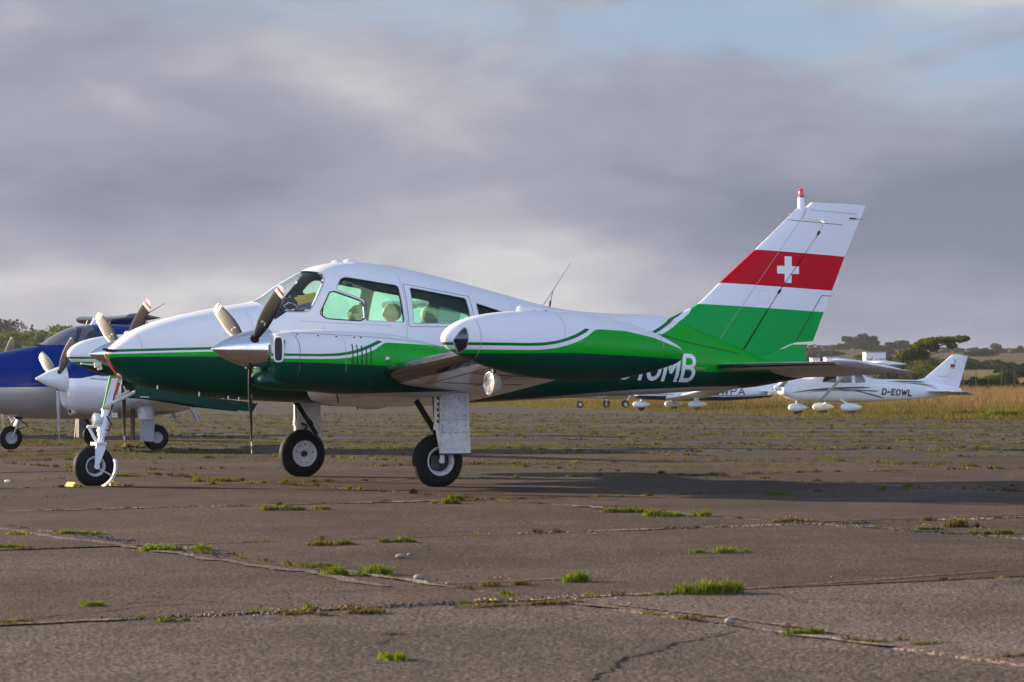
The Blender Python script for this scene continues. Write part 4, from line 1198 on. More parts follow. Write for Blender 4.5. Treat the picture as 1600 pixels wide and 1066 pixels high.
def build_blue_twin(loc, rz, label):
    root = empty('twin_engine_aeroplane', loc, rz, label=label, cat='aeroplane', group='blue and silver twins with high tailplanes')
    top = [(3.55, 1.06), (3.52, 1.16), (3.35, 1.32), (3.0, 1.49), (2.6, 1.60), (2.232, 1.669), (1.894, 1.737), (1.553, 1.80), (1.268, 1.975), (.981, 2.105), (.634, 2.165), (.342, 2.178), (-.07, 2.165), (-.7, 2.09), (-1.4, 1.90), (-2.2, 1.70), (-3.2, 1.58), (-5, 1.50), (-6.2, 1.46)]
    bot = [(3.55, 1.02), (3.52, .93), (3.35, .82), (3.0, .74), (2.4, .65), (1.667, .535), (1.096, .523), (0, .53), (-.8, .60), (-1.6, .80), (-2.6, .98), (-4, 1.10), (-6.2, 1.22)]
    mid = [(3.55, 1.04), (2, 1.08), (0, 1.15), (-2, 1.25), (-6.2, 1.32)]
    wid = [(3.55, .02), (3.52, .10), (3.35, .22), (3.0, .35), (2.4, .47), (1.6, .57), (.6, .63), (0, .62), (-.8, .54), (-1.6, .38), (-2.6, .24), (-4, .16), (-6.2, .08)]
    L = Loft(top, bot, mid, wid, 2.1, 2.5)
    X = sorted(set(round(float(x), 4) for x in nose_x(2.5, 3.55, 16) + list(np.linspace(-6.2, 2.5, 60))))
    V, F = L.solid(X, 48); mk('fuselage', V, F, 'blue_body', root, True, 40)
    sk = Skin(L, [x for x in X if -2.5 < x < 2.2], 48)
    scr = rounded([(1.60, 1.80), (1.02, 1.80), (.80, 1.92), (.62, 2.10), (.66, 2.145), (.92, 2.12), (1.05, 2.30), (1.62, 2.1)], .05)
    link_mesh('windscreen', sk.piece(scr, -2, 2, -.006, .01), 'canopy_glass', root, True, 30)
    for y0, y1 in ((.08, 2), (-2, -.08)):
        link_mesh('canopy_frame', sk.piece([(1.10, 1.79), (1.03, 1.79), (.82, 2.14), (.90, 2.14)], y0, y1, -.010, .01), 'canopy_dark', root, True, 30)
        link_mesh('side_window', sk.piece(rounded([(.98, 1.79), (.44, 1.77), (.50, 1.98), (.60, 2.05), (.72, 2.06)], .07), y0, y1, -.009, .012), 'canopy_dark', root, True, 30)
        link_mesh('side_window', sk.piece(rounded([(.30, 1.76), (-.75, 1.70), (-.65, 1.90), (.25, 2.02)], .08), y0, y1, -.007, .012), 'canopy_dark', root, True, 30)
    MB().prism([(.62, 2.16), (.44, 2.16), (.47, 2.29), (.55, 2.29)], -.03, .03).build('roof_fin_aerial', 'white_paint', root)
    MB().tube([(.72, .06, 2.15), (.69, .06, 2.24)], .008, 6).build('stub_aerial', 'bare_metal', root)
    MB().tube([(-.05, 0, 2.15), (-.75, 0, 2.56)], [.012, .004], 6).build('whip_aerial', 'dark_metal', root)
    MB().ell((1.62, .18, 1.80), (.08, .05, .018)).build('cowl_vent', 'canopy_dark', root)
    for sg in (1, -1):
        S = [(sg * .3, .62, -.90, .72, .66, .15), (sg * 1.6, .58, -.80, .84, .78, .15), (sg * 4.5, .40, -.62, 1.09, 1.05, .13), (sg * 6.7, .15, -.50, 1.30, 1.28, .12), (sg * 7.2, -.25, -.60, 1.42, 1.41, .10)]
        V, F = wing_mesh(S, 14, .025); mk('wing', V, F, 'white_paint', root)
        nl_ = Loft([(1.62, 1.44), (1.56, 1.485), (1.40, 1.524), (1.08, 1.50), (.5, 1.40), (.06, 1.29), (-.9, 1.0)], [(1.62, .76), (1.56, .70), (1.40, .645), (1.08, .614), (.5, .70), (.06, .80), (-.9, .90)],
                   [(1.62, 1.1), (.5, 1.02), (-.9, .95)], [(1.62, .26), (1.56, .32), (1.40, .375), (1.08, .42), (.5, .40), (.06, .32), (-.9, .05)], 2.2, 2.3, sg * 1.62)
        nx = sorted(set(round(float(x), 4) for x in nose_x(1.2, 1.62, 14) + list(np.linspace(-.9, 1.2, 26))))
        V, F = nl_.solid(nx, 40); nc = mk('engine_nacelle', V, F, 'blue_nacelle', root, True, 40)
        for s2 in (1, -1):
            b = MB()
            V, F = strip_on(nl_, [(1.34, 1.37), (1.20, 1.36), (1.06, 1.33)], .16, s2, .014, lambda u: .35 + .65 * u, 10); mk('side_intake', V, F, 'black', nc)
            V, F = strip_on(nl_, [(1.30, 1.22), (1.0, 1.20), (.7, 1.22), (.3, 1.26)], .022, s2, .004, None, 12); mk('cowl_crease', V, F, 'grey_paint', nc)
        b = MB().lathe([(.046, .0), (.046, .098), (-.05, .10), (-.06, 0)], (1.50, sg * 1.62, .735), (1, 0, -.25), 20)
        b.build('chin_intake', 'black', nc)
        b = MB().lathe([(-.08, .125), (.03, .128), (.05, .115), (.03, .10), (0, .105)], (1.495, sg * 1.62, .735), (1, 0, -.25), 24); b.build('intake_lip', 'white_paint', nc)
        prof = [(2.12, 0), (2.10, .018), (2.0, .075), (1.88, .135), (1.76, .185), (1.65, .22), (1.605, .225), (1.60, .20), (1.60, 0)]
        pr = propeller(root, (1.74, sg * 1.62, 1.215), 1.04, (52, 174, -66) if sg > 0 else (47, 167, -73), prof, 'pale_blade', 30, .185, 'white_paint', 36)
        wheel(root, (0, sg * 1.6, .222), .224, .075, .10, sg, True, False, 'grey_paint', 32)
        b = MB().tube([(.26, sg * 1.55, .85), (.24, sg * 1.55, .60)], .05, 12).tube([(.24, sg * 1.55, .62), (.02, sg * 1.55, .23)], [.04, .034], 10)
        lg = b.build('undercarriage_leg', 'dark_metal', root)
        b = MB().box((.20, sg * 1.735, .35), (.235, .02, .38), Matrix.Rotation(R(-5), 3, 'Y')); b.build('strut_door', 'grey_paint', root)
        b = MB().lathe([(0, .13), (.10, .14), (.2, .135), (.24, .11)], (.22, sg * 1.70, .53), (0, 0, 1), 20).build('leg_fairing', 'mottled_white', root)
        MB().box((.36, sg * 1.45, .46), (.02, .16, .56)).build('bay_door', 'dark_metal', root)
        MB().tube([(-1.0, sg * .5, .78), (-1.16, sg * .52, .505)], .028, 8).box((-1.17, sg * .56, .50), (.10, .14, .025)).build('boarding_step', 'grey_paint', root)
    # nose leg
    wheel(root, (2.05, 0, .206), .208, .068, .105, 1, True, False, 'grey_paint', 32)
    b = MB().tube([(1.90, 0, .62), (1.93, 0, .44)], .035, 12).tube([(1.93, 0, .46), (1.95, 0, .40)], .045, 12)
    for s2 in (1, -1): b.tube([(1.95, s2 * .05, .41), (2.05, s2 * .085, .21)], .020, 8)
    lg = b.build('nose_leg', 'bare_metal', root)
    MB().box((1.91, 0, .575), (.14, .10, .10)).build('leg_housing', 'dark_metal', lg)
    MB().tube([(1.92, 0, .55), (1.74, .02, .40), (1.90, .02, .36)], .014, 6).build('drag_brace', 'black', lg)
    MB().prism([(2.05, .62), (1.72, .62), (1.80, .50), (1.98, .46)], -.18, -.165).build('nose_gear_door', 'white_paint', root)
    # tail: swept fin with the tailplane on top
    fin = [(-4.9, 1.48), (-5.35, 1.60), (-6.0, 2.62), (-6.62, 2.62), (-6.35, 1.30), (-5.9, 1.30)]
    hf = lambda x, z: max(.006, .05 * math.sin(math.pi * min(max((-4.9 - (z - 1.4) * .85 - x) / 1.1, 0), 1)) ** .6)
    link_mesh('fin', slab_from_polygon(fin, hf, 24, 12), 'blue_body', root, True, 40)
    for sg in (1, -1):
        S = [(0, -5.72, -6.66, 2.64, 2.63, .15), (sg * 1.30, -5.80, -6.62, 2.66, 2.65, .15), (sg * 1.55, -5.70, -6.58, 2.65, 2.64, .22), (sg * 1.70, -5.85, -6.52, 2.65, 2.64, .20), (sg * 1.76, -6.1, -6.46, 2.65, 2.65, .10)]
        V, F = wing_mesh(S, 12, 0); mk('tailplane', V, F, 'tail_blue', root)
    fn = [(-5.0, 1.2), (-5.6, .72), (-6.1, .80), (-6.2, 1.3)]
    link_mesh('ventral_fin', slab_from_polygon(fn, lambda x, z: .015, 8, 6), 'white_paint', root, True, 40)
    return root


simple('tail_blue', (.05, .07, .10), .3, 0, .6, .1, 5)
blue1 = build_blue_twin((-6.8, 44.9, 0), R(208), 'royal blue and silver twin engine aeroplane at left, behind the green and white twin')
blue2 = dup_tree(blue1)
blue2.location = (-14.80, 59.0, .12); blue2.rotation_euler = (0, 0, R(212))
blue2['label'] = 'dark high tailplane of a second parked twin, showing above the blue cockpit roof'


def ribbon(name, L, pts, wd, mat, parent, side=1, taper=None):
    V, F = strip_on(L, pts, wd, side, .006, taper, 26)
    return mk(name, V, F, mat, parent)


simple('stripe_brown', (.20, .10, .06), .4, 0, .4)


def pant(parent, c, L_, wd, h, tyre_r):
    e = empty('wheel', parent=parent)
    b = MB()
    prof = []
    for i in range(19):
        u = i / 18; r = (math.sin(math.pi * u ** .72)) ** .62 if 0 < u < 1 else 0
        prof.append((L_ * (.46 - u), max(r, 0)))
    b.lathe(prof, (0, 0, 0), (1, 0, 0), 24)
    for v in b.V: v.y = v.y * wd / 2 + c[1]; v.z = v.z * h / 2 + c[2]; v.x += c[0]
    b.build('wheel_pant', 'white_paint', e)
    MB().lathe([(-.06, 0), (-.06, tyre_r * .8), (-.045, tyre_r), (.045, tyre_r), (.06, tyre_r * .8), (.06, 0)], (c[0] - .02, c[1], tyre_r), (0, 1, 0), 24).build('tyre', 'rubber', e)


def build_high_wing():
    root = empty('light_aeroplane', (13.49, 106.5, 0.03), R(200), label='white high wing aeroplane lettered D-EOWL with wheel pants on the grass edge', cat='aeroplane', group='light aeroplanes parked along the grass')
    L = Loft([(2.62, 1.20), (2.60, 1.30), (2.50, 1.40), (2.3, 1.47), (1.38, 1.56), (1.1, 1.72), (.79, 1.905), (.45, 2.02), (.1, 2.07), (-.6, 2.03), (-1.0, 1.86), (-1.292, 1.645), (-1.742, 1.500), (-3, 1.475), (-4.3, 1.43), (-5.9, 1.10)],
             [(2.62, .98), (2.60, .90), (2.40, .78), (2.114, .64), (1.38, .555), (.3, .52), (-.993, .522), (-2.8, .60), (-4.62, .74), (-5.54, .85), (-5.9, .95)],
             [(2.62, 1.08), (1, 1.05), (-1, 1.02), (-3, 1.02), (-5.9, 1.02)],
             [(2.62, .30), (2.60, .36), (2.45, .44), (2.2, .50), (1.2, .58), (0, .60), (-1.0, .55), (-1.75, .46), (-3, .31), (-4.6, .16), (-5.9, .03)], lambda x: 3.0 if x < 1.3 else 2.4, 3.0)
    X = sorted(set(round(float(x), 4) for x in nose_x(2.2, 2.62, 12) + list(np.linspace(-5.9, 2.2, 64))))
    V, F = L.solid(X, 48); mk('fuselage', V, F, 'white_paint', root, True, 40)
    sk = Skin(L, [x for x in X if -2.2 < x < 1.8], 48)
    for y0, y1 in ((.1, 2), (-2, -.1)):
        for poly in ([(.95, 1.36), (.30, 1.34), (.30, 1.90), (.62, 1.92)], [(.16, 1.34), (-.42, 1.33), (-.42, 1.90), (.16, 1.91)], [(-.58, 1.33), (-1.10, 1.36), (-1.04, 1.55), (-.80, 1.80), (-.58, 1.88)]):
            link_mesh('side_window', sk.piece(rounded(poly, .05), y0, y1, -.006, .012), 'canopy_dark', root, True, 30)
        link_mesh('rear_window', sk.piece([(-1.22, 1.58), (-1.58, 1.54), (-1.10, 1.86), (-.98, 1.86)], y0, y1, -.006, .012), 'canopy_dark', root, True, 30)
    link_mesh('windscreen', sk.piece([(1.34, 1.575), (1.05, 1.60), (.62, 2.0), (.60, 2.15), (1.4, 2.15)], -2, 2, -.006, .012), 'canopy_dark', root, True, 30)
    for sg in (1, -1):
        secs = [(sg * .0, 1.30, -.42, 2.04, 1.99, .12), (sg * 2.7, 1.30, -.42, 2.08, 2.03, .12), (sg * 5.35, 1.10, -.18, 2.12, 2.08, .11), (sg * 5.62, .98, -.16, 2.10, 2.07, .09), (sg * 5.78, .70, -.14, 2.05, 2.04, .06)]
        V, F = wing_mesh(secs, 14, .02); mk('wing', V, F, 'white_paint', root)
        b = MB()
        d = Vector((.62, sg * 2.95, 2.13)) - Vector((.98, sg * .56, .66))
        V = []; F = []
        for i in range(2):
            p = Vector((.98, sg * .56, .66)) + d * i
            for k in range(10):
                q = 2 * math.pi * k / 10; V.append(p + Vector((math.cos(q) * .085, 0, math.sin(q) * .028)))
        for k in range(10): F.append((k, (k + 1) % 10, 10 + (k + 1) % 10, 10 + k))
        b.add(V, F + [tuple(range(10)), tuple(range(19, 9, -1))]); b.build('wing_strut', 'white_paint', root)
        pant(root, (0, sg * 1.27, .325), 1.02, .30, .36, .20)
        b = MB().tube([(.05, sg * .50, .62), (.02, sg * .95, .50), (.0, sg * 1.22, .36)], [.05, .04, .045], 10); b.build('spring_leg', 'white_paint', root)
        secs = [(sg * .1, -4.15, -5.15, .985, .965, .09), (sg * 1.72, -4.55, -5.15, .985, .97, .08)]
        V, F = wing_mesh(secs, 10, 0); mk('tailplane', V, F, 'white_paint', root)
        secs = [(sg * .1, -5.16, -5.62, .965, .82, .09), (sg * 1.72, -5.16, -5.58, .97, .83, .08)]
        V, F = wing_mesh(secs, 8, 0); mk('elevator', V, F, 'grey_paint', root)
        blk, brn = 'letter_black', 'stripe_brown'
        tp = lambda u: min(1, .25 + 2.2 * u) * min(1, (1 - u) * 6 + .3)
        ribbon('black_stripe', L, [(2.25, .925), (1.5, 1.02), (.45, 1.10), (-.5, 1.13), (-1.33, 1.135)], .075, blk, root, sg, tp)
        ribbon('brown_stripe', L, [(1.63, .93), (.9, 1.005), (.3, 1.03), (-.4, .985)], .045, brn, root, sg, tp)
        ribbon('brown_stripe', L, [(.0, 1.07), (-.7, 1.03), (-1.75, .985)], .06, brn, root, sg, tp)
        ribbon('black_stripe', L, [(.45, 1.085), (-.4, 1.03), (-1.3, .86), (-2.05, .69)], .05, blk, root, sg, tp)
        ribbon('black_stripe', L, [(-2.2, 1.385), (-3.1, 1.40), (-4.1, 1.37)], .05, blk, root, sg, tp)
        ribbon('brown_stripe', L, [(-2.6, 1.33), (-3.5, 1.33), (-4.6, 1.20)], .03, brn, root, sg, tp)
        ribbon('black_stripe', L, [(-2.9, 1.36), (-3.9, 1.26), (-4.7, 1.08)], .03, blk, root, sg, tp)
        text_on('registration_lettering', L, 'D-EOWL', -1.88 if sg > 0 else -3.40, .83 if sg > 0 else .77, .285, 1.52, root, 'letter_black', sg, .235, .12, -.045 * sg)
        for x_ in (1.42, .4): MB().tube([(x_ - 1.2, sg * 1.5, 2.28), (x_ - 1.4, sg * 1.5, 2.50)], .01, 5).build('wing_aerial', 'bare_metal', root)
    pant(root, (1.80, 0, .315), .92, .30, .34, .19)
    MB().tube([(1.80, 0, .45), (1.86, 0, .66)], .045, 10).build('nose_leg', 'white_paint', root)
    hub = (2.70, 0, 1.14)
    prof = [(2.88, 0), (2.86, .04), (2.78, .10), (2.68, .14), (2.63, .15), (2.63, 0)]
    propeller(root, hub, .98, (74, 254), [(p[0], p[1]) for p in prof], 'pale_blade', 24, .15, 'white_paint', 24, False)
    b = MB()
    for s2 in (1, -1): b.ell((2.60, s2 * .27, 1.20), (.03, .11, .07))
    b.build('cowl_intake', 'black', root)
    fin = [(-3.7, 1.44), (-4.164, 1.545), (-4.775, 2.0), (-5.46, 2.52), (-5.60, 2.56), (-6.22, 2.47), (-5.76, 1.03), (-4.6, 1.03)]
    hf = lambda x, z: max(.006, .055 * math.sin(math.pi * min(max((-3.9 - (z - 1.4) * 1.25 - x) / (1.6 - .5 * (z - 1.4)), 0), 1)) ** .6)
    fo = link_mesh('fin', slab_from_polygon(fin, hf, 30, 14), 'white_paint', root, True, 40)
    b = MB()
    def dec(x0, x1, z0, z1): return [(x0, hf(x0, z0) + .006, z0), (x1, hf(x1, z0) + .006, z0), (x1, hf(x1, z1) + .006, z1), (x0, hf(x0, z1) + .006, z1)]
    for z0, z1, mt in ((2.065, 2.13, 'letter_black'), (2.00, 2.065, 'flag_red'), (1.935, 2.00, 'flag_gold')):
        mk('flag_stripe', dec(-5.36, -5.58, z0, z1), [(0, 1, 2, 3)], mt, fo, False)
    b = MB().tube([(-5.52, hf(-5.52, 2.28) + .006, 2.19), (-5.62, hf(-5.6, 2.28) + .006, 2.22), (-5.60, hf(-5.6, 2.3) + .006, 2.31), (-5.5, hf(-5.5, 2.3) + .006, 2.31)], .012, 5); b.build('fin_emblem', 'letter_black', fo)
    mk('fin_lettering', dec(-4.75, -5.25, 1.60, 1.625), [(0, 1, 2, 3)], 'grey_paint', fo, False)
    MB().ell((-5.52, 0, 2.58), (.05, .04, .05)).build('beacon', 'red_lens', fo)
    return root


simple('flag_red', (.45, .02, .02), .5); simple('flag_gold', (.70, .42, .03), .5)
build_high_wing()


two_tone('low_wing_body', [(-8, .82), (-5, .78), (-2, .70), (0, .72), (4, .80)], (.80, .80, .80), (.012, .018, .05))
two_tone('grey_body', [(-8, .5), (4, .5)], (.74, .74, .74), (.5, .5, .5))


def build_low_wing(loc, rz, label, pants, body, text):
    root = empty('light_aeroplane', loc, rz, label=label, cat='aeroplane', group='light aeroplanes parked along the grass')
    L = Loft([(2.75, 1.15), (2.72, 1.25), (2.5, 1.33), (1.4, 1.45), (.9, 1.75), (.3, 1.98), (-.6, 1.95), (-1.4, 1.62), (-2, 1.45), (-3.5, 1.30), (-4.9, 1.18)],
             [(2.75, .80), (2.72, .70), (2.4, .58), (1.2, .53), (0, .50), (-2.1, .50), (-3.6, .57), (-4.9, .70)],
             [(2.75, .98), (0, 1.0), (-4.9, .92)], [(2.75, .28), (2.72, .36), (2.4, .48), (1, .58), (0, .60), (-1.2, .54), (-3, .34), (-4.9, .10)], 2.5, 2.8)
    X = sorted(set(round(float(x), 4) for x in nose_x(2.2, 2.75, 10) + list(np.linspace(-4.9, 2.2, 44))))
    V, F = L.solid(X, 40); mk('fuselage', V, F, body, root, True, 40)
    sk = Skin(L, [x for x in X if -2.2 < x < 1.9], 40)
    link_mesh('windscreen', sk.piece([(1.42, 1.46), (1.15, 1.45), (.70, 1.85), (.72, 2.1), (1.5, 2.1)], -2, 2, -.005, .01), 'canopy_dark', root, True, 30)
    for y0, y1 in ((.1, 2), (-2, -.1)):
        for poly in ([(1.02, 1.46), (.25, 1.44), (.25, 1.82), (.66, 1.83)], [(.12, 1.44), (-.75, 1.42), (-.65, 1.75), (.12, 1.82)]):
            link_mesh('side_window', sk.piece(rounded(poly, .05), y0, y1, -.005, .012), 'canopy_dark', root, True, 30)
    for sg in (1, -1):
        secs = [(sg * .3, 1.35, -.75, .66, .60, .14), (sg * 1.3, .95, -.72, .74, .69, .14), (sg * 4.9, .80, -.50, 1.14, 1.10, .12), (sg * 5.1, .6, -.45, 1.18, 1.15, .08)]
        V, F = wing_mesh(secs, 12, .02); mk('wing', V, F, 'white_paint', root)
        secs = [(sg * .0, -4.15, -4.95, .98, .96, .10), (sg * 1.95, -4.2, -4.90, 1.0, .98, .09)]
        V, F = wing_mesh(secs, 8, 0); mk('tailplane', V, F, 'white_paint', root)
        if pants:
            pant(root, (0, sg * 1.5, .33), 1.05, .32, .36, .19)
            MB().tube([(0, sg * 1.5, .45), (.02, sg * 1.5, .70)], [.12, .16], 12).build('leg_fairing', 'white_paint', root)
        else:
            wheel(root, (0, sg * 1.45, .235), .235, .07, .12, sg, True, False, 'rim_white', 24)
            MB().tube([(0, sg * 1.38, .24), (.0, sg * 1.36, .75)], .035, 8).tube([(0, sg * 1.36, .6), (.25, sg * .9, .72)], .022, 6).build('undercarriage_leg', 'rim_white', root)
        if text: text_on('registration_lettering', L, text, -.55 if sg > 0 else -3.22, .80, .37, 2.67, root, 'letter_black', sg, .19, .08)
        if body == 'low_wing_body':
            ribbon('navy_stripe', L, [(2.2, .86), (0, .80), (-2, .765), (-4.6, .82)], .03, 'navy', root, sg)
    if pants:
        pant(root, (2.42, 0, .32), 1.0, .28, .34, .19)
        MB().tube([(2.42, 0, .45), (2.40, 0, .66)], .045, 10).build('nose_leg', 'white_paint', root)
    else:
        wheel(root, (2.2, 0, .215), .215, .06, .11, 1, True, False, 'rim_white', 24)
        MB().tube([(2.2, 0, .22), (2.12, 0, .75)], .035, 8).build('nose_leg', 'rim_white', root)
    fin = [(-3.4, 1.28), (-4.2, 1.50), (-4.75, 2.35), (-5.3, 2.35), (-5.15, .85), (-4.6, .85)]
    link_mesh('fin', slab_from_polygon(fin, lambda x, z: .045, 16, 8), 'white_paint', root, True, 40)
    prof = [(3.02, 0), (3.0, .04), (2.9, .11), (2.78, .15), (2.76, 0)]
    propeller(root, (2.84, 0, .98), .95, (62, 242), prof, 'pale_blade', 24, .15, 'white_paint', 24, False)
    return root


simple('navy', (.012, .02, .06), .35, 0, .5)
build_low_wing((8.8, 130.4, .03), R(200), 'white low wing aeroplane with navy belly and EWPA lettering, behind the green tail', True, 'low_wing_body', 'D-EWPA')
build_low_wing((5.95, 147.0, .05), R(200), 'grey bellied aeroplane on bare wheels, left of the white wheel pants', False, 'grey_body', None)

# ------------------------------------------------------------------ ground: apron slabs
NA = Vector((.866, .5)); NB = Vector((-.5, .866))   # c = p.NA counts across the long joints, e = p.NB along them


def asphalt(name, dark, light, grit=1.0, slabvar=True):
    m, t, b, out = new_mat(name)
    pos = t.n('ShaderNodeNewGeometry').outputs['Position']
    n1 = t.noise(pos, .55, 6, .6); n2 = t.noise(pos, 4.0, 5, .65); n3 = t.noise(pos, 48, 3, .7); n4 = t.noise(pos, 190, 2, .5)
    vor = t.voronoi(pos, 95.0)
    c = t.mix(t.ramp(n1, [(.32, 0.0), (.68, 1.0)]), dark, light)
    n5 = t.noise(pos, 14, 5, .7)
    c = t.mix(t.math('MULTIPLY', t.ramp(n5, [(.40, 0.0), (.66, 1.0)]), .5), c, t.mix(1.0, c, (1.45, 1.38, 1.30), 'MULTIPLY'))
    c = t.mix(t.math('MULTIPLY', t.ramp(n2, [(.42, 0.0), (.68, 1.0)]), .65), c, t.mix(1.0, c, (.54, .50, .47), 'MULTIPLY'))
    if slabvar:
        oi = t.n('ShaderNodeObjectInfo').outputs['Random']
        c = t.mix(1.0, c, t.ramp(oi, [(0, (.78, .78, .79)), (.5, (1.0, .97, .95)), (1, (1.16, 1.14, 1.13))]), 'MULTIPLY')
    sp = t.math('ADD', t.math('MULTIPLY', t.math('SUBTRACT', n3, .5), 5.0 * grit), t.math('MULTIPLY', t.math('SUBTRACT', n4, .5), 3.0 * grit))
    c = t.mix(1.0, c, t.ramp(t.math('ADD', .5, sp), [(0, .18), (.5, 1.0), (1, 2.5)]), 'MULTIPLY')
    chips = t.math('MULTIPLY', t.math('LESS_THAN', vor.outputs['Distance'], .20), t.math('GREATER_THAN', t.xyz(vor.outputs['Color'])[0], .80))
    c = t.mix(t.math('MULTIPLY', chips, .75 * min(grit, 1)), c, (.34, .31, .28))
    # old oil and rust stains
    st = t.ramp(t.noise(pos, .9, 4, .5, 1.0), [(.60, 0.0), (.72, 1.0)])
    c = t.mix(t.math('MULTIPLY', st, .35), c, t.mix(1.0, c, (.66, .52, .48), 'MULTIPLY'))
    t.put(b.inputs['Base Color'], c); b.inputs['Roughness'].default_value = .88; b.inputs['Specular IOR Level'].default_value = .25
    bp = t.n('ShaderNodeBump'); bp.inputs['Strength'].default_value = .85; bp.inputs['Distance'].default_value = .010
    h = t.math('ADD', t.math('MULTIPLY', n3, 1.0), t.math('MULTIPLY', n4, .6)); h = t.math('ADD', h, t.math('MULTIPLY', n2, 2.2)); h = t.math('ADD', h, t.math('MULTIPLY', t.noise(pos, 16, 4, .65), 1.5))
    t.link(h, bp.inputs['Height']); t.link(bp.outputs[0], b.inputs['Normal'])
    MATS[name] = m


asphalt('asphalt', (.037, .0245, .017), (.076, .052, .0375), 1.1)
asphalt('old_concrete', (.062, .047, .036), (.122, .097, .077), 1.6)
asphalt('apron_far', (.040, .029, .022), (.082, .062, .049), 1.0, False)
m = MATS['apron_far']; t = NT(m.node_tree); b = [n for n in m.node_tree.nodes if n.type == 'BSDF_PRINCIPLED'][0]
pos = t.n('ShaderNodeNewGeometry').outputs['Position']
old = b.inputs['Base Color'].links[0].from_socket
k1 = t.noise(t.mapping(pos, (.07, .30, 1), (3, 1, 0), (0, 0, R(-8))), 1.0, 5, .6, .3); k2 = t.noise(t.mapping(pos, (.25, 1.1, 1)), 1.0, 5, .7); k3 = t.noise(t.mapping(pos, (.05, .16, 1), (9, 4, 0)), 1.0, 4, .5)
c = t.mix(t.math('MULTIPLY', t.ramp(k3, [(.42, 0.0), (.58, 1.0)]), .7), old, (.092, .081, .073))
moss = t.math('MULTIPLY', t.ramp(k1, [(.50, 0.0), (.60, 1.0)]), t.ramp(k2, [(.38, 0.0), (.58, 1.0)]))
c = t.mix(t.math('MULTIPLY', moss, .7), c, (.060, .046, .026))
dk = t.noise(t.mapping(pos, (.05, .55, 1), (1, 7, 0), (0, 0, R(-5))), 1.0, 4, .55)
db = t.noise(t.mapping(pos, (.03, .26, 1), (4, 2, 0), (0, 0, R(-4))), 1.0, 5, .6)
c = t.mix(t.math('MULTIPLY', t.ramp(db, [(.50, 0.0), (.58, 1.0)]), .55), c, t.mix(1.0, c, (.45, .42, .40), 'MULTIPLY'))
c = t.mix(t.math('MULTIPLY', t.ramp(dk, [(.50, 0.0), (.60, 1.0)]), .72), c, (.032, .026, .022))
t.put(b.inputs['Base Color'], c)
asphalt('joint_fill', (.13, .11, .08), (.26, .22, .17), 1.6, False)
asphalt('worn_line', (.105, .082, .064), (.150, .122, .098), 1.2, False)


def edge_d(x):
    return float(np.interp(x, [-400, -60, -24, -8, 4, 8, 12.2, 18.6, 22, 40, 80, 400], [420, 300, 240, 200, 150, 126, 100, 92, 88, 72, 60, 40]))


rng = random.Random(7)
nrng = np.random.default_rng(11)
apron = mk('apron', [(-300, -20, -.035), (300, -20, -.035), (300, 60, -.035), (-300, 60, -.035)], [(0, 1, 2, 3)], 'joint_fill', None, False, kind='structure')
# the far part of the apron is one sheet, too distant to tell its slabs apart
CUT = 42.0
mk('far_apron', [(-300, CUT, -.012), (300, CUT, -.012), (420, 330, -.012), (-420, 330, -.012)], [(0, 1, 2, 3)], 'apron_far', None, False, kind='structure')


def jag(p, q, amp, step=.16):
    d = q - p; L = d.length; n = max(2, int(L / step)); nn = Vector((-d.y, d.x)).normalized()
    out = []; o = 0
    for i in range(n):
        o = o * .6 + rng.uniform(-1, 1) * amp
        k = 1 if 0 < i else 0
        out.append(p + d * (i / n) + nn * o * k)
    return out


C0, E0 = 6.3, 10.6
DC, DE = 5.4, 5.0
slabs = 0
for ic in range(-9, 10):
    e_sh = {0: 0.0, 1: .25}.get(ic, rng.uniform(-.5, .5))
    for ie in range(-3, 14):
        c0, c1 = C0 + DC * ic, C0 + DC * (ic + 1); e0, e1 = E0 + DE * ie, E0 + DE * (ie + 1)
        cs = [NA * a + NB * (b_ + e_sh) for a, b_ in ((c0, e0), (c1, e0), (c1, e1), (c0, e1))]
        ctr = sum(cs, Vector((0, 0))) / 4
        if max(p.y for p in cs) < 6.5 or ctr.y > CUT + 1.5: continue
        if min(abs(p.x) - (.22 * max(p.y, 0) + 1.5) for p in cs) > 0 and ctr.y > 12: continue
        g = .016 if ctr.y < 25 else .022
        ins = []
        for p in cs:
            v = p - ctr; ins.append(ctr + v * (1 - g / v.length * 1.4))
        poly = []
        for i in range(4): poly += jag(ins[i], ins[(i + 1) % 4], .006 if ctr.y < 25 else .010, .10 if ctr.y < 25 else .4)
        n = len(poly)
        z = rng.uniform(-.004, .003); tx, ty = rng.uniform(-.0007, .0007), rng.uniform(-.0007, .0007)
        V = [(p.x, p.y, z + (p.x - ctr.x) * tx + (p.y - ctr.y) * ty) for p in poly]
        inn = []
        for p in poly:
            v = p - ctr; q = ctr + v * (1 - .014 / v.length); inn.append((q.x, q.y))
        # rounded shoulder then the sunk side
        top = [(q[0], q[1], z + (q[0] - ctr.x) * tx + (q[1] - ctr.y) * ty) for q in inn]
        V2 = [(p[0], p[1], p[2] - .006) for p in V]; V3 = [(p[0], p[1], -.05) for p in V]
        F = [tuple(range(n))] + [(i, n + i, n + (i + 1) % n, (i + 1) % n) for i in range(n)] + [(n + i, 2 * n + i, 2 * n + (i + 1) % n, n + (i + 1) % n) for i in range(n)]
        F = [tuple(f) for f in F]
        e_mid = (e0 + e1) / 2
        mat = 'old_concrete' if e_mid < E0 else 'asphalt'
        me = mesh_from(top + V2 + V3, F, 'slab')
        link_mesh('slab', me, mat, apron, False)
        slabs += 1
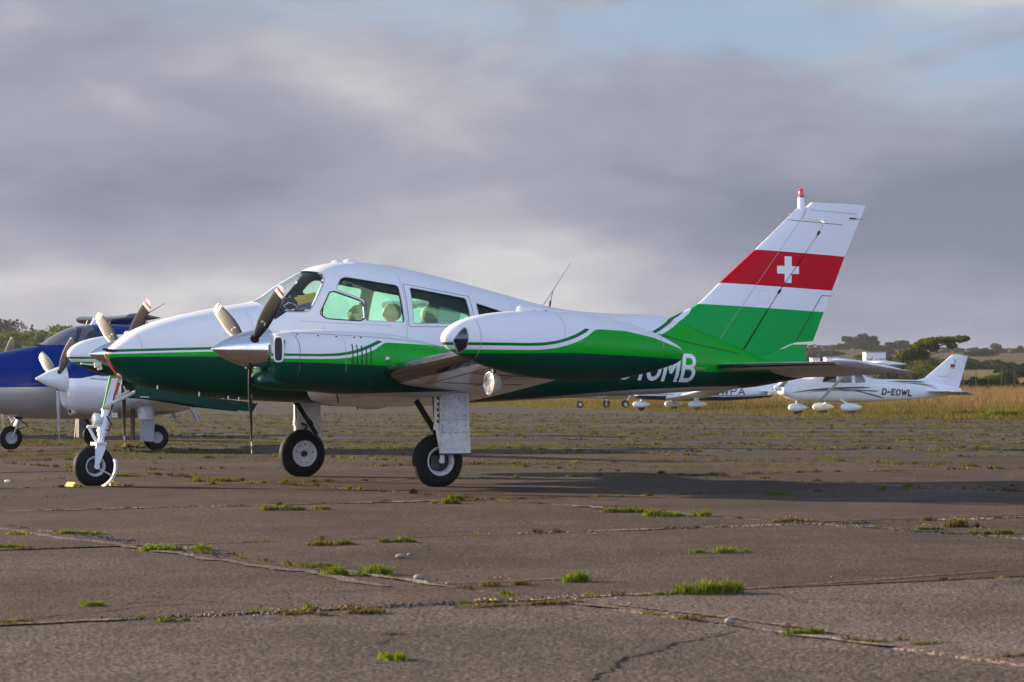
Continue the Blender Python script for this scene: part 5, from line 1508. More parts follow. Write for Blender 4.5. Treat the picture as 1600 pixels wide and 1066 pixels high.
# sealed old cracks and a worn marking across the near slabs
def crack(name, pts, wd, mat, z=.004, amp=.35, step=.12):
    P_ = [Vector(p) for p in pts]
    V = []; F = []; k = 0
    line = []
    for a, b_ in zip(P_, P_[1:]): line += jag(a, b_, wd * amp, step)
    line.append(P_[-1])
    for i, p in enumerate(line):
        d = (line[min(i + 1, len(line) - 1)] - line[max(i - 1, 0)]).normalized(); nn = Vector((-d.y, d.x)); ww = wd * rng.uniform(.4, 1.2) * min(1, i * .4 + .2, (len(line) - 1 - i) * .4 + .2)
        V += [(p.x + nn.x * ww / 2, p.y + nn.y * ww / 2, z), (p.x - nn.x * ww / 2, p.y - nn.y * ww / 2, z)]
    for i in range(len(line) - 1): F.append((2 * i, 2 * i + 1, 2 * i + 3, 2 * i + 2))
    return mk(name, V, F, mat, apron, False)


simple('crack_dark', (.022, .019, .016), .95, 0, 0, .4, 30)
crack('crack', [(.24, 8.8), (.40, 9.6), (.62, 10.15), (.95, 10.75)], .028, 'crack_dark', .004, 1.3, .05)
crack('crack', [(-2.23, 11.1), (-2.0, 11.5), (-1.78, 11.85), (-1.5, 12.1)], .022, 'crack_dark', .004, 1.3, .05)
crack('crack', [(-3.2, 16.6), (-2.2, 17.6), (-1.4, 16.9)], .018, 'crack_dark', .004, 1.3, .05)
crack('crack', [(3.4, 16.0), (2.4, 17.9), (2.1, 19.2)], .016, 'crack_dark', .004, 1.3, .05)
crack('crack', [(-.9, 14.3), (.4, 14.75), (1.8, 16.0)], .018, 'crack_dark', .004, 1.3, .05)
crack('worn_line', [(-4.6, 20.0), (-3.7, 18.55), (-2.2, 16.0), (-1.2, 14.3), (-.62, 13.1)], .11, 'worn_line')
crack('loose_grit', [(.42, 12.1), (.75, 11.6), (1.10, 11.0), (1.35, 10.5)], .06, 'worn_line', .006)
crack('loose_grit', [(-.35, 13.3), (.10, 13.55), (.6, 13.8)], .035, 'worn_line', .006)
crack('loose_grit', [(.7, 12.55), (1.5, 13.2), (2.3, 13.9), (2.9, 14.4)], .03, 'worn_line', .006)

simple('crumb_pale', (.20, .165, .13), .9); simple('crumb_dark', (.035, .026, .019), .95)


def joint_bits():
    rr = random.Random(5)
    for kind in (0, 1):
        for k in range(-8, 12):
            st = -20.0
            while st < 45:
                ln = rr.uniform(.35, 1.6); a, b_ = st, st + ln; st = b_ + rr.uniform(.0, 1.2)
                lo, hi = (NA * (C0 + DC * k), NB) if kind == 0 else (NB * (E0 + DE * k), NA)
                p, q = lo + hi * a, lo + hi * b_
                if not (8.6 < p.y < 32) or abs(p.x) > .21 * p.y + .8: continue
                mt = rr.choice(('worn_line', 'worn_line', 'crack_dark', 'joint_fill'))
                wd = {'worn_line': rr.uniform(.03, .10), 'crack_dark': rr.uniform(.025, .05), 'joint_fill': rr.uniform(.05, .12)}[mt] * (1 if p.y < 18 else 1.5)
                nn = (Vector((-hi.y, hi.x))) * rr.uniform(-.03, .03)
                crack('joint_grit' if mt != 'crack_dark' else 'joint_gap', [p + nn, (p + q) / 2 + nn * .3, q - nn], wd, mt, .0045 + .0006 * rr.random())


joint_bits()


def crumbs(name, mat, n, seed, lo_, hi_):
    r_ = np.random.default_rng(seed); V = []; F = []
    while len(V) < n * 4:
        kind = int(r_.integers(0, 2)); k = int(r_.integers(-5, 8)); s_ = r_.uniform(-20, 36)
        p = NA * (C0 + DC * k) + NB * s_ if kind == 0 else NB * (E0 + DE * k) + NA * s_
        if math.sin(s_ * 1.3 + k) + math.sin(s_ * .47 + 2 * k) < .1: continue
        off = r_.normal(0, .05); nn = NA if kind == 0 else NB
        x, y = p.x + nn.x * off, p.y + nn.y * off
        if not (8.7 < y < 30) or abs(x) > .21 * y + .4: continue
        z = r_.uniform(lo_, hi_); o = len(V)
        for q in range(3): V.append((x + z * math.cos(2.1 * q + s_) * r_.uniform(.6, 1.3), y + z * math.sin(2.1 * q + s_) * r_.uniform(.6, 1.3), .0))
        V.append((x, y, z * r_.uniform(.5, 1.0))); F += [(o, o + 1, o + 3), (o + 1, o + 2, o + 3), (o + 2, o, o + 3)]
    return mk(name, V, F, mat, apron, False, kind='stuff')


crumbs('joint_crumbs', 'crumb_pale', 4200, 3, .004, .013)
crumbs('joint_dirt', 'crumb_dark', 4200, 4, .004, .014)
for i in range(34):
    d_ = rng.uniform(9.5, 26); x_ = rng.uniform(-.2, .2) * d_; a_ = rng.uniform(0, 3.14); pts_ = [(x_, d_)]
    for q in range(rng.randint(2, 5)):
        a_ += rng.uniform(-.7, .7); x_ += math.cos(a_) * rng.uniform(.25, .7); d_ += math.sin(a_) * rng.uniform(.25, .7); pts_.append((x_, d_))
    crack('hair_crack', pts_, rng.uniform(.008, .016), 'crack_dark', .0052, 1.4, .06)
# ------------------------------------------------------------------ grass field and rising heath
def rise(e):
    return float(np.interp(e, [-50, 15, 100, 170, 240, 420, 720, 1200, 1500, 2200], [0, 0, .5, 1.25, 2.3, 5.5, 12.0, 22.0, 24.0, 16.0]))


def hill(x, d):
    e = d - edge_d(x)
    if e < 0: return -.12
    u = .02 + rise(e)
    if e > 120:
        k = min(1, (e - 120) / 400)
        u += k * (1.2 * math.sin(x * .011 + 1.3) * math.cos(d * .006) + .8 * math.sin(x * .031 + d * .013))
    return u


gx = sorted(set([round(v, 2) for v in list(np.linspace(-60, 60, 81)) + list(np.linspace(-700, 700, 71))]))
gd = list(np.linspace(56, 300, 110)) + list(np.geomspace(306, 2600, 60))
V = []; F = []
for d in gd:
    for x in gx: V.append((x, d, hill(x, d)))
nc_ = len(gx)
for i in range(len(gd) - 1):
    for j in range(nc_ - 1):
        F.append((i * nc_ + j, i * nc_ + j + 1, (i + 1) * nc_ + j + 1, (i + 1) * nc_ + j))
m, t, b, out = new_mat('heath')
pos = t.n('ShaderNodeNewGeometry').outputs['Position']
n1 = t.noise(pos, .018, 6, .6); n2 = t.noise(t.mapping(pos, (.35, 1, 1)), .06, 5, .6); n3 = t.noise(pos, .6, 5, .65)
c = t.mix(t.ramp(n1, [(.36, 0.0), (.62, 1.0)]), (.105, .073, .036), (.048, .046, .019))
c = t.mix(t.math('MULTIPLY', t.ramp(n2, [(.45, 0.0), (.7, 1.0)]), .8), c, (.135, .10, .052))
X_, Y_, Z_ = t.xyz(pos)
mead = t.math('MULTIPLY', t.step(Z_, 2.9, 3.4), t.math('SUBTRACT', 1.0, t.step(Z_, 5.4, 6.0)))
c = t.mix(t.math('MULTIPLY', mead, t.math('MULTIPLY', t.step(X_, 20, 50), .85)), c, (.15, .14, .043))
near = t.math('SUBTRACT', 1.0, t.step(Z_, .05, .35))
c = t.mix(near, c, t.mix(n3, (.065, .075, .022), (.15, .115, .045)))
c = t.mix(t.math('MULTIPLY', t.ramp(n3, [(.4, 0.0), (.7, 1.0)]), .35), c, t.mix(1.0, c, (.55, .55, .5), 'MULTIPLY'))
t.put(b.inputs['Base Color'], c); b.inputs['Roughness'].default_value = .95; b.inputs['Specular IOR Level'].default_value = .1
MATS['heath'] = m
mk('grass_field', V, F, 'heath', None, True, 60, kind='structure')


# ------------------------------------------------------------------ grass
def grass_mat(name, cols):
    m = bpy.data.materials.new(name); m.use_nodes = True; m.node_tree.nodes.clear(); t = NT(m.node_tree)
    out = t.n('ShaderNodeOutputMaterial')
    rnd = t.n('ShaderNodeNewGeometry').outputs['Random Per Island']
    pos = t.n('ShaderNodeNewGeometry').outputs['Position']
    f = t.math('ADD', t.math('MULTIPLY', rnd, .6), t.math('MULTIPLY', t.noise(pos, 1.4, 3, .5), .55))
    c = t.ramp(f, [(.15 + .7 * i / (len(cols) - 1), q) for i, q in enumerate(cols)])
    d = t.n('ShaderNodeBsdfDiffuse'); t.put(d.inputs[0], c)
    tr = t.n('ShaderNodeBsdfTranslucent'); t.put(tr.inputs[0], t.mix(1.0, c, (1.25, 1.2, .6), 'MULTIPLY'))
    mx = t.n('ShaderNodeMixShader'); mx.inputs[0].default_value = .42
    t.link(d.outputs[0], mx.inputs[1]); t.link(tr.outputs[0], mx.inputs[2]); t.link(mx.outputs[0], out.inputs[0])
    MATS[name] = m


grass_mat('grass', [(.060, .080, .014), (.095, .125, .018), (.13, .155, .026), (.19, .16, .05)])
grass_mat('lush_grass', [(.075, .115, .012), (.13, .185, .018), (.19, .23, .026)])
grass_mat('dry_grass', [(.055, .055, .020), (.115, .090, .034), (.19, .135, .06), (.065, .072, .02)])
grass_mat('straw', [(.14, .088, .048), (.195, .128, .070), (.245, .170, .092), (.125, .088, .045)])
grass_mat('verge_grass', [(.060, .064, .020), (.100, .092, .028), (.165, .120, .052), (.078, .086, .022)])


class Grass:
    def __init__(s): s.V = []; s.F3 = []; s.n = 0; s.q = []
    def blades(s, P, H, Wd, lean=.5, seg=2):
        """P: (n,3) roots"""
        n = len(P); az = nrng.uniform(0, 2 * np.pi, n); ln = np.abs(nrng.normal(0, lean, n)) * H
        ca, sa = np.cos(az), np.sin(az); fz = nrng.uniform(0, 2 * np.pi, n)
        wx, wy = np.cos(fz) * Wd / 2, np.sin(fz) * Wd / 2
        def pt(k, wd): # height fraction
            l = ln * k ** 1.8
            return np.stack([P[:, 0] + ca * l, P[:, 1] + sa * l, P[:, 2] + H * k * (1 - .18 * lean * k)], 1), np.stack([wx * wd, wy * wd, np.zeros(n)], 1)
        if seg == 2:
            a, wa = pt(0.0, .8); b_, wb = pt(.55, 1.0); c_, _ = pt(1.0, 0)
            A = np.stack([a - wa, a + wa, b_ + wb, b_ - wb, c_], 1).reshape(-1, 3)
            s.V.append(A); base = s.n + np.arange(n)[:, None] * 5
            s.q += (base + np.array([0, 1, 2, 3])).tolist(); s.F3 += (base + np.array([3, 2, 4])).tolist(); s.n += n * 5
        else:
            a, wa = pt(0.0, 1.0); c_, _ = pt(1.0, 0)
            A = np.stack([a - wa, a + wa, c_], 1).reshape(-1, 3)
            s.V.append(A); base = s.n + np.arange(n)[:, None] * 3
            s.F3 += (base + np.array([0, 1, 2])).tolist(); s.n += n * 3
    def tuft(s, x, y, rx, ry, h, n, z=0.0, wd=.007, lean=.6, ang=0.0, seg=2):
        u = nrng.normal(0, .42, (n, 2)); r_ = np.clip(np.hypot(u[:, 0], u[:, 1]), 0, 1.1)
        ca, sa = math.cos(ang), math.sin(ang)
        px = u[:, 0] * rx; py = u[:, 1] * ry
        P_ = np.stack([x + px * ca - py * sa, y + px * sa + py * ca, np.full(n, z - .004)], 1)
        H = h * (1 - .55 * r_) * nrng.uniform(.45, 1.15, n)
        s.blades(P_, H, np.full(n, wd) * nrng.uniform(.6, 1.3, n), lean, seg)
    def build(s, name, mat, origin=None, **kw):
        V = np.concatenate(s.V)
        if origin is not None: V = V - np.array(origin)
        me = bpy.data.meshes.new(name); me.from_pydata(V.tolist(), [], s.q + s.F3); me.update()
        me.materials.append(MATS[mat]); o = bpy.data.objects.new(name, me); C.objects.link(o)
        if origin is not None: o.location = origin
        return set_props(o, **kw)


def gp(px, py): d = 4000.0 / (py - 612.0); return ((px - 800) / 4000.0 * d, d)   # foot of a tuft noted on the photo -> place on the apron


ANG = math.atan2(NB.x * -1, NB.y) * 0 + R(30)
simple('flower_yellow', (.75, .50, .02), .6); simple('flower_orange', (.62, .22, .02), .6)
heroes = [  # (x, distance, half length, half width, height, blades, material, label)
    (*gp(566, 898), .17, .07, .085, 420, 'lush_grass', 'long bright green grass tuft on the diagonal joint, left of the centre'),
    (*gp(1100, 928), .16, .07, .095, 380, 'lush_grass', 'brightest wide grass tuft in the right foreground'),
    (*gp(901, 909), .075, .05, .085, 190, 'lush_grass', 'small upright grass tuft right of the centre, alone on its joint'),
    (*gp(790, 947), .36, .05, .032, 460, 'dry_grass', 'long low weed strip dotted with tiny yellow flowers'),
    (*gp(550, 959), .14, .04, .04, 200, 'dry_grass', 'flat mossy weed strip left of the yellow flowered strip'),
    (*gp(460, 959), .09, .04, .03, 130, 'dry_grass', 'short browned weed strip just left of the flat mossy one'),
    (*gp(616, 1030), .035, .06, .045, 130, 'lush_grass', 'nearest weed tuft, in a hole in the pavement near the bottom edge'),
    (*gp(613, 991), .04, .03, .02, 70, 'dry_grass', 'small browned weed just beyond the nearest tuft'),
    (*gp(272, 970), .07, .03, .035, 110, 'grass', 'low green tuft in the lower left foreground joint'),
    (*gp(1270, 991), .11, .04, .045, 170, 'grass', 'ragged tuft beside a rusty stone in the right foreground joint'),
    (*gp(1090, 965), .09, .03, .03, 110, 'grass', 'thin tuft just left of the pale stone in the right foreground joint'),
    (*gp(1385, 1002), .09, .03, .03, 110, 'dry_grass', 'browned tuft next on the right of the ragged tuft by the rusty stone'),
    (*gp(1455, 1006), .07, .03, .025, 90, 'dry_grass', 'second browned tuft right of the ragged tuft by the rusty stone'),
    (*gp(1588, 1026), .05, .03, .025, 90, 'dry_grass', 'dark tuft cut off by the right edge in the lower corner'),
    (*gp(1025, 930), .09, .03, .035, 110, 'grass', 'low dark tuft just left of the brightest wide tuft'),
    (*gp(275, 860), .16, .06, .06, 260, 'lush_grass', 'bright tuft on the diagonal joint in the left third of the photo'),
    (*gp(90, 835), .24, .06, .05, 300, 'lush_grass', 'long line of bright grass on the diagonal joint near the left edge'),
    (*gp(148, 946), .05, .03, .04, 90, 'lush_grass', 'small bright tuft alone above the lower left foreground joint'),
    (*gp(18, 972), .10, .03, .03, 130, 'grass', 'tuft cut off by the left edge in the lower foreground'),
    (*gp(530, 851), .15, .05, .05, 220, 'grass', 'wider of two tufts in one row below the far main wheel'),
    (*gp(622, 847), .10, .05, .055, 200, 'grass', 'smaller of two tufts in one row, below the gap between main wheels'),
    (*gp(445, 797), .16, .07, .075, 240, 'grass', 'long tuft below the left side of the far main wheel'),
    (*gp(495, 796), .09, .05, .05, 120, 'grass', 'small tuft below the right side of the far main wheel'),
    (*gp(696, 787), .10, .06, .07, 170, 'grass', 'tuft directly below the near main wheel, nearer of two'),
    (*gp(716, 782), .13, .06, .085, 190, 'grass', 'leafy tuft right behind the one below the near main wheel'),
    (*gp(970, 800), .20, .06, .06, 260, 'grass', 'darker left tuft of the long pair below the tip tank tail'),
    (*gp(1060, 806), .20, .07, .075, 300, 'lush_grass', 'brighter right tuft of the long pair below the registration letters'),
    (*gp(1155, 863), .12, .05, .06, 200, 'lush_grass', 'bright tuft with a tiny one on its left, right half of the apron'),
    (*gp(1088, 864), .04, .03, .05, 80, 'lush_grass', 'tiny bright tuft just left of a larger bright one'),
    (*gp(1218, 773), .10, .05, .06, 130, 'grass', 'small tuft inside the long shadow at right'),
    (*gp(1497, 823), .12, .06, .08, 170, 'dry_grass', 'browned weed with an orange flower head at far right'),
    (*gp(1540, 834), .18, .05, .05, 220, 'grass', 'long low tuft right of the weed with the orange flower'),
    (*gp(20, 856), .09, .04, .045, 120, 'grass', 'small tuft at the left edge just under the diagonal joint'),
    (*gp(1240, 815), .14, .05, .05, 180, 'grass', 'tuft in the right half, between the long pair and the orange flower'),
    (*gp(1450, 827), .08, .04, .045, 110, 'grass', 'small tuft just left of the weed with the orange flower'),
    (*gp(330, 752), .34, .10, .07, 300, 'grass', 'long grass line right of the nose wheel, farther one from it'),
    (*gp(205, 744), .30, .10, .06, 260, 'grass', 'grass line just right of the nose wheel tyre'),
    (*gp(790, 915), .14, .05, .05, 150, 'dry_grass', 'sparse weed behind the yellow flowered strip'),
    (*gp(500, 885), .06, .04, .05, 110, 'grass', 'little tuft at the left end of the long bright tuft'),
]
for (x, d, rx, ry, h, n, mt, lab) in heroes:
    g = Grass(); gs_ = Grass(); an = R(30) if 'diagonal' not in (lab or '') and d < 17 else R(10)
    k_ = rng.randint(5, 8)
    for q in range(k_):
        u = rng.uniform(-1, 1) * rx * 1.15; v = rng.uniform(-.5, .5) * ry; sz = rng.uniform(.35, 1.0)
        cx_, cy_ = u * math.cos(an) - v * math.sin(an), u * math.sin(an) + v * math.cos(an)
        g.tuft(cx_, cy_, rx * .55 * sz + .012, ry * .9 * sz + .010, h * (.45 + .75 * sz), int(n * 1.7 / k_), 0, .0055 if d < 16 else .0075, .6, an)
        gs_.tuft(cx_, cy_, rx * .6 * sz + .015, ry * sz + .010, h * (.35 + .9 * sz), max(3, int(n * .32 / k_)), 0, .004 if d < 16 else .006, .9, an)
    o = g.build('grass_tuft', mt, None, label=lab or 'low grass tuft growing from a joint in the apron', cat='grass tuft', group='grass tufts growing in the apron joints')
    ds = gs_.build('dead_stems', 'straw' if mt != 'dry_grass' else 'verge_grass'); ds.parent = o
    o.location = (x, d, 0)
    if lab and 'flower' in lab:
        fb = MB(); fr = random.Random(3)
        for k in range(9 if 'tiny' in lab else 3):
            fb.ell((fr.uniform(-rx * .4, rx * .5), fr.uniform(-.02, .02), h * fr.uniform(.7, 1.1)), (.0055, .0055, .004), 8, 6)
        fb.build('flower', 'flower_yellow' if 'tiny' in lab else 'flower_orange', o) if 'flower_yellow' in MATS else None

# scattered grass along all the joints and on the far apron
g = Grass(); gd_ = Grass()
def on_joint(kind, k, s): # point on a joint line
    if kind == 0: return NA * (C0 + DC * k) + NB * s
    return NB * (E0 + DE * k) + NA * s
for kind in (0, 1):
    for k in range(-24, 26):
        s = -30 + rng.uniform(0, 1); ph = rng.uniform(0, 100)
        while s < 130:
            s += rng.uniform(.12, .45)
            p = on_joint(kind, k, s)
            if p.y < 8 or p.y > 118 or abs(p.x) > .215 * p.y + .6: continue
            if p.y > edge_d(p.x) + 3: continue
            dens = .5 + .5 * math.sin(s * .9 + ph) * math.sin(s * .37 + ph * 1.7)
            th = .72 if p.y < 20 else (.92 if p.y < 32 else .95)
            if kind == 0 and k == 1: th = .95
            if rng.random() > th * (.35 + dens): continue
            far = p.y > 32
            sc = 1.0 if not far else 1.5
            tgt = g if rng.random() < .45 else gd_
            a_ = math.atan2(NB.y, NB.x) if kind == 0 else math.atan2(NA.y, NA.x)
            tgt.tuft(p.x, p.y, rng.uniform(.04, .15) * sc, .03 * sc, rng.uniform(.016, .060) * (1.0 if p.y < 25 else 1.5), int(rng.uniform(20, 54)) if not far else int(rng.uniform(12, 26)), 0, .007 if p.y < 20 else (.011 if not far else .02), .8, a_)
# close rows of weeds where the old slabs meet, further out
for k in range(-6, 46):
    ph = rng.uniform(0, 100)
    s = -30.0
    while s < 60:
        s += rng.uniform(.10, .34)
        p = NB * (E0 + 2.5 * k + .12 * math.sin(s)) + NA * s
        if p.y < 24 or p.y > 92 or abs(p.x) > .21 * p.y + .4 or p.y > edge_d(p.x): continue
        dn = .45 + .55 * math.sin(s * .6 + ph) * math.sin(s * .23 + ph * 1.3)
        if rng.random() > min(.95, .40 + (p.y - 24) * .025) * (.35 + dn): continue
        (g if rng.random() < .3 else gd_).tuft(p.x, p.y, rng.uniform(.10, .40), .08, rng.uniform(.020, .080), int(rng.uniform(14, 34)), -.01, .014, .8, R(30), 1)
for i in range(420):
    u = rng.random(); x = -8.6 + 9.5 * u; d = 39.6 + 6.6 * u + rng.uniform(-.5, .5)
    if math.sin(x * 2.1) + math.sin(x * .9 + 1) < -.6: continue
    (g if rng.random() < .45 else gd_).tuft(x, d, rng.uniform(.15, .4), .12, rng.uniform(.03, .085), int(rng.uniform(14, 34)), -.01, .016, .8, R(30), 1)
# weedy patches on the worn far apron
for i in range(9000):
    d = 34 * (110 / 34) ** rng.random(); x = rng.uniform(-.21, .21) * d
    if d > edge_d(x): continue
    v = math.sin(d * .55 + 1.1 * math.sin(x * .21)) + .7 * math.sin(x * .33 + d * .21)
    if v < .1: continue
    (g if rng.random() < .25 else gd_).tuft(x, d, rng.uniform(.2, .6), rng.uniform(.1, .3), rng.uniform(.02, .055), int(rng.uniform(10, 26)), -.01, .022, .9, 0.0, 1)
g.build('joint_grass', 'grass', kind='stuff', label='short green grass growing in the joints of the apron')
grass_mat('weed', [(.040, .037, .017), (.070, .054, .024), (.115, .083, .040), (.046, .050, .017)])
gd_.build('joint_weeds', 'weed', kind='stuff', label='dry brown weeds growing in the joints of the apron')

# verge and tall straw-coloured grass beyond the parked aeroplanes
def field_points(n, e0, e1, power=1.0):
    out = []
    while len(out) < n:
        d = 86 + (330 - 86) * rng.random() ** 1.6; x = rng.uniform(-.23, .23) * d
        e = d - edge_d(x)
        if e < e0 or e > e1: continue
        out.append((x, d, hill(x, d)))
    return np.array(out)
g = Grass(); P_ = field_points(70000, -1.5, 85); n = len(P_)
P_[:, 2] = np.maximum(P_[:, 2], -.01)
ee = np.array([d - edge_d(x) for x, d, z in P_])
g.blades(P_, nrng.uniform(.06, .20, n) * (1 + np.clip(ee, 0, 40) / 40), np.full(n, .04), .5, 1)
g.build('verge_grass', 'verge_grass', kind='stuff', label='green verge grass at the edge of the apron')
g = Grass(); P_ = field_points(90000, 34, 250); n = len(P_)
keep = np.array([d - edge_d(x) > 48 + 14 * math.sin(x * .35 + d * .07) for x, d, z in P_]); P_ = P_[keep]; n = len(P_)
ee = np.array([d - edge_d(x) for x, d, z in P_])
g.blades(P_, nrng.uniform(.30, .80, n) * np.clip((ee - 30) / 30, .4, 1), np.full(n, .06), .35, 1)
g.build('tall_grass', 'straw', kind='stuff', label='tall straw coloured grass in the field')

# ------------------------------------------------------------------ trees and shrubs
def leaf_mat(name, cols):
    grass_mat(name, cols)


leaf_mat('leaf_dark', [(.010, .016, .008), (.017, .026, .011), (.026, .036, .014)])
leaf_mat('leaf_mid', [(.030, .044, .014), (.052, .068, .020), (.080, .096, .028)])
leaf_mat('leaf_warm', [(.050, .062, .016), (.085, .098, .022), (.125, .13, .03)])
simple('bark', (.075, .058, .045), .9, 0, 0, .3, 8)


def foliage(blobs, n, size, seed, flat=.7):
    r_ = np.random.default_rng(seed)
    vol = np.array([b_[3] * b_[4] * b_[5] for b_ in blobs]) ** .75; pr = vol / vol.sum()
    ix = r_.choice(len(blobs), n, p=pr)
    B_ = np.array(blobs)[ix]
    u = r_.normal(size=(n, 3)); u /= np.linalg.norm(u, axis=1)[:, None]
    rad = r_.uniform(.45, 1.08, n) ** .6
    Cc = B_[:, :3] + u * B_[:, 3:6] * rad[:, None]
    a = r_.normal(size=(n, 3)); a /= np.linalg.norm(a, axis=1)[:, None]
    bq = np.cross(a, r_.normal(size=(n, 3))); bq /= np.linalg.norm(bq, axis=1)[:, None]
    sz = size * r_.uniform(.5, 1.4, n)
    a *= sz[:, None]; bq *= (sz * flat)[:, None]
    V = np.stack([Cc - a, Cc - bq * .8, Cc + a, Cc + bq * .8], 1).reshape(-1, 3)
    F = (np.arange(n)[:, None] * 4 + np.array([0, 1, 2, 3])).tolist()
    return V, F


def plant(name, loc, blobs, n, size, seed, mat, trunk, label, cat, group=None):
    root = empty(name, loc, 0, label=label, cat=cat, group=group)
    V, F = foliage(blobs, n, size, seed)
    me = bpy.data.meshes.new('crown'); me.from_pydata(V.tolist(), [], F); me.materials.append(MATS[mat])
    o = bpy.data.objects.new('crown', me); C.objects.link(o); o.parent = root
    if trunk:
        b = MB()
        for pts, r0, r1 in trunk: b.tube(pts, list(np.linspace(r0, r1, len(pts))), 8)
        b.build('trunk', 'bark', root)
    return root


def round_tree_blobs(h, wd, seed, k=12, base=.12):
    r_ = random.Random(seed); B_ = []
    for i in range(k):
        a = r_.uniform(0, 6.28); u = r_.random(); rr = wd * .5 * math.sqrt(r_.random()) * (1 - .5 * u)
        s_ = h * r_.uniform(.14, .24)
        B_.append((math.cos(a) * rr, math.sin(a) * rr, h * (base + (.86 - base) * u), s_ * 1.15, s_ * 1.15, s_ * .8))
    return B_


def trunk_of(h, seed, r0=.16):
    r_ = random.Random(seed); T = [([(0, 0, -.3), (.05 * h * r_.uniform(-1, 1), .02 * h, h * .3), (.06 * h * r_.uniform(-1, 1), 0, h * .7)], r0, r0 * .35)]
    for k in range(4):
        a = r_.uniform(0, 6.28); z0 = h * r_.uniform(.25, .5)
        T.append(([(0, 0, z0), (math.cos(a) * h * .13, math.sin(a) * h * .13, z0 + h * .14), (math.cos(a) * h * .24, math.sin(a) * h * .24, z0 + h * .22)], r0 * .5, r0 * .15))
    return T


# left-hand wood behind the blue twin
protos = []
FG = 'trees of the wood behind the blue twin'
FL = 'dull green tree in the wood beyond the apron at far left'
for i in range(5):
    h = (9.0, 10.5, 8.0, 11.0, 9.5)[i]
    protos.append(plant('broadleaf_tree', (0, 0, 0), round_tree_blobs(h, h * 1.1, 20 + i, 20, .02), 6000, .28, 40 + i, ('leaf_mid', 'leaf_mid', 'leaf_warm', 'leaf_mid', 'leaf_warm')[i], trunk_of(h, i), FL, 'tree', FG))
used = [False] * 5
# (photo column, distance, height scale)
lt = [(-30, 430, 1.16), (2, 470, 1.22), (20, 420, .95), (38, 455, 1.0), (52, 400, .90), (66, 430, .86), (80, 465, 1.02), (94, 410, .98), (108, 440, 1.06), (124, 420, 1.10), (140, 450, 1.12), (158, 430, 1.10),
      (176, 445, 1.15), (196, 430, 1.12), (216, 450, 1.16), (240, 440, 1.12), (8, 380, .75), (30, 370, .70), (46, 360, .66), (62, 365, .72), (78, 355, .70), (92, 372, .72), (112, 366, .78), (132, 372, .8), (152, 366, .8), (-14, 366, .8)]
for i, (px, d, sc_) in enumerate(lt):
    k = i % 5
    o = protos[k] if not used[k] else dup_tree(protos[k])
    used[k] = True
    x = (px - 800) / 4000 * d
    o.location = (x, d, max(hill(x, d), 0) - .2); o.rotation_euler = (0, 0, rng.uniform(0, 6.28)); o.scale = (sc_ * rng.uniform(1.05, 1.35), sc_, sc_ * rng.uniform(.92, 1.02))
# far blue-grey wood at the left edge and a lone fir
h = 15
o = plant('broadleaf_tree', ((-10 - 800) / 4000 * 640, 640, 4.5), round_tree_blobs(h, 16, 71, 14, .1), 3600, .45, 71, 'leaf_dark', trunk_of(h, 3, .3), 'tall dark tree rising above the wood at the extreme left', 'tree', 'far trees on the left skyline')
for px, d, hh, sd in ((22, 650, 14, 72), (-40, 660, 15, 73), (5, 640, 15, 75)):
    plant('broadleaf_tree', ((px - 800) / 4000 * d, d, 4.2), round_tree_blobs(hh, 14, sd, 12, .1), 2600, .45, sd, 'leaf_dark', trunk_of(hh, 3, .3), 'dark tree at the extreme left, farther than the green wood', 'tree', 'far trees on the left skyline')
fb = [(0, 0, z, .25 + (8.8 - z) * .19, .25 + (8.8 - z) * .19, .45) for z in np.linspace(1.0, 8.6, 12)]
plant('fir_tree', ((50 - 800) / 4000 * 480, 480, 4.6), fb, 2200, .22, 77, 'leaf_dark', [([(0, 0, 0), (0, 0, 9.0)], .14, .03)], 'pointed fir top sticking out of the left hand wood', 'tree')

# skyline trees on the right
SK = 'dark trees on the right skyline'
rp = []
for i in range(4):
    h = 9.0
    rp.append(plant('broadleaf_tree', (0, 0, 0), round_tree_blobs(h, h * (1.0, 1.5, 1.2, 1.9)[i], 120 + i, 11, .15), 2200, .42, 140 + i, 'leaf_dark', trunk_of(h, 10 + i, .25), 'dark tree on the right skyline beyond the heath', 'tree', SK))
ru = [False] * 4
sk_list = [(1308, 900, .52, 3), (1322, 890, 1.02, 0), (1336, 900, 1.00, 2), (1347, 880, 1.22, 0), (1357, 890, 1.08, 2), (1366, 900, .86, 0), (1384, 900, .62, 3), (1395, 890, .74, 1), (1404, 880, .88, 1), (1411, 900, .82, 2),
           (1422, 900, .62, 1), (1440, 920, .55, 3), (1470, 920, .50, 3), (1500, 920, .50, 3), (1520, 930, .52, 3), (1535, 930, .48, 3), (1556, 900, .80, 0), (1563, 905, .62, 1), (1578, 920, .48, 3), (1593, 900, .62, 2), (1608, 910, .58, 1),
           (1296, 930, .40, 3), (1284, 930, .40, 3), (1272, 930, .42, 3), (1262, 930, .4, 3), (1545, 940, .46, 3), (1485, 930, .46, 3), (1455, 930, .50, 3), (1426, 930, .5, 3), (1373, 930, .5, 3)]
for (px, d, sc_, k) in sk_list:
    o = rp[k] if not ru[k] else dup_tree(rp[k])
    ru[k] = True
    x = (px - 800) / 4000 * d
    zb = 1 + (612 - 545) / 4000 * d
    o.location = (x, d, min(zb, hill(x, d) + .5) - .6 * sc_); o.rotation_euler = (0, 0, rng.uniform(0, 6.28)); o.scale = (sc_ * .75, sc_ * .75, sc_ * .58)
    o['label'] = 'dark tree of the tallest clump on the right skyline' if 1308 <= px <= 1366 and sc_ > .5 else ('dark tree of the lower skyline clump left of the wind bent tree' if 1380 <= px <= 1422 and sc_ > .56 else ('low dark scrub tree on the skyline right of the wind bent tree' if px > 1422 else 'low dark scrub tree on the skyline near the green tail'))

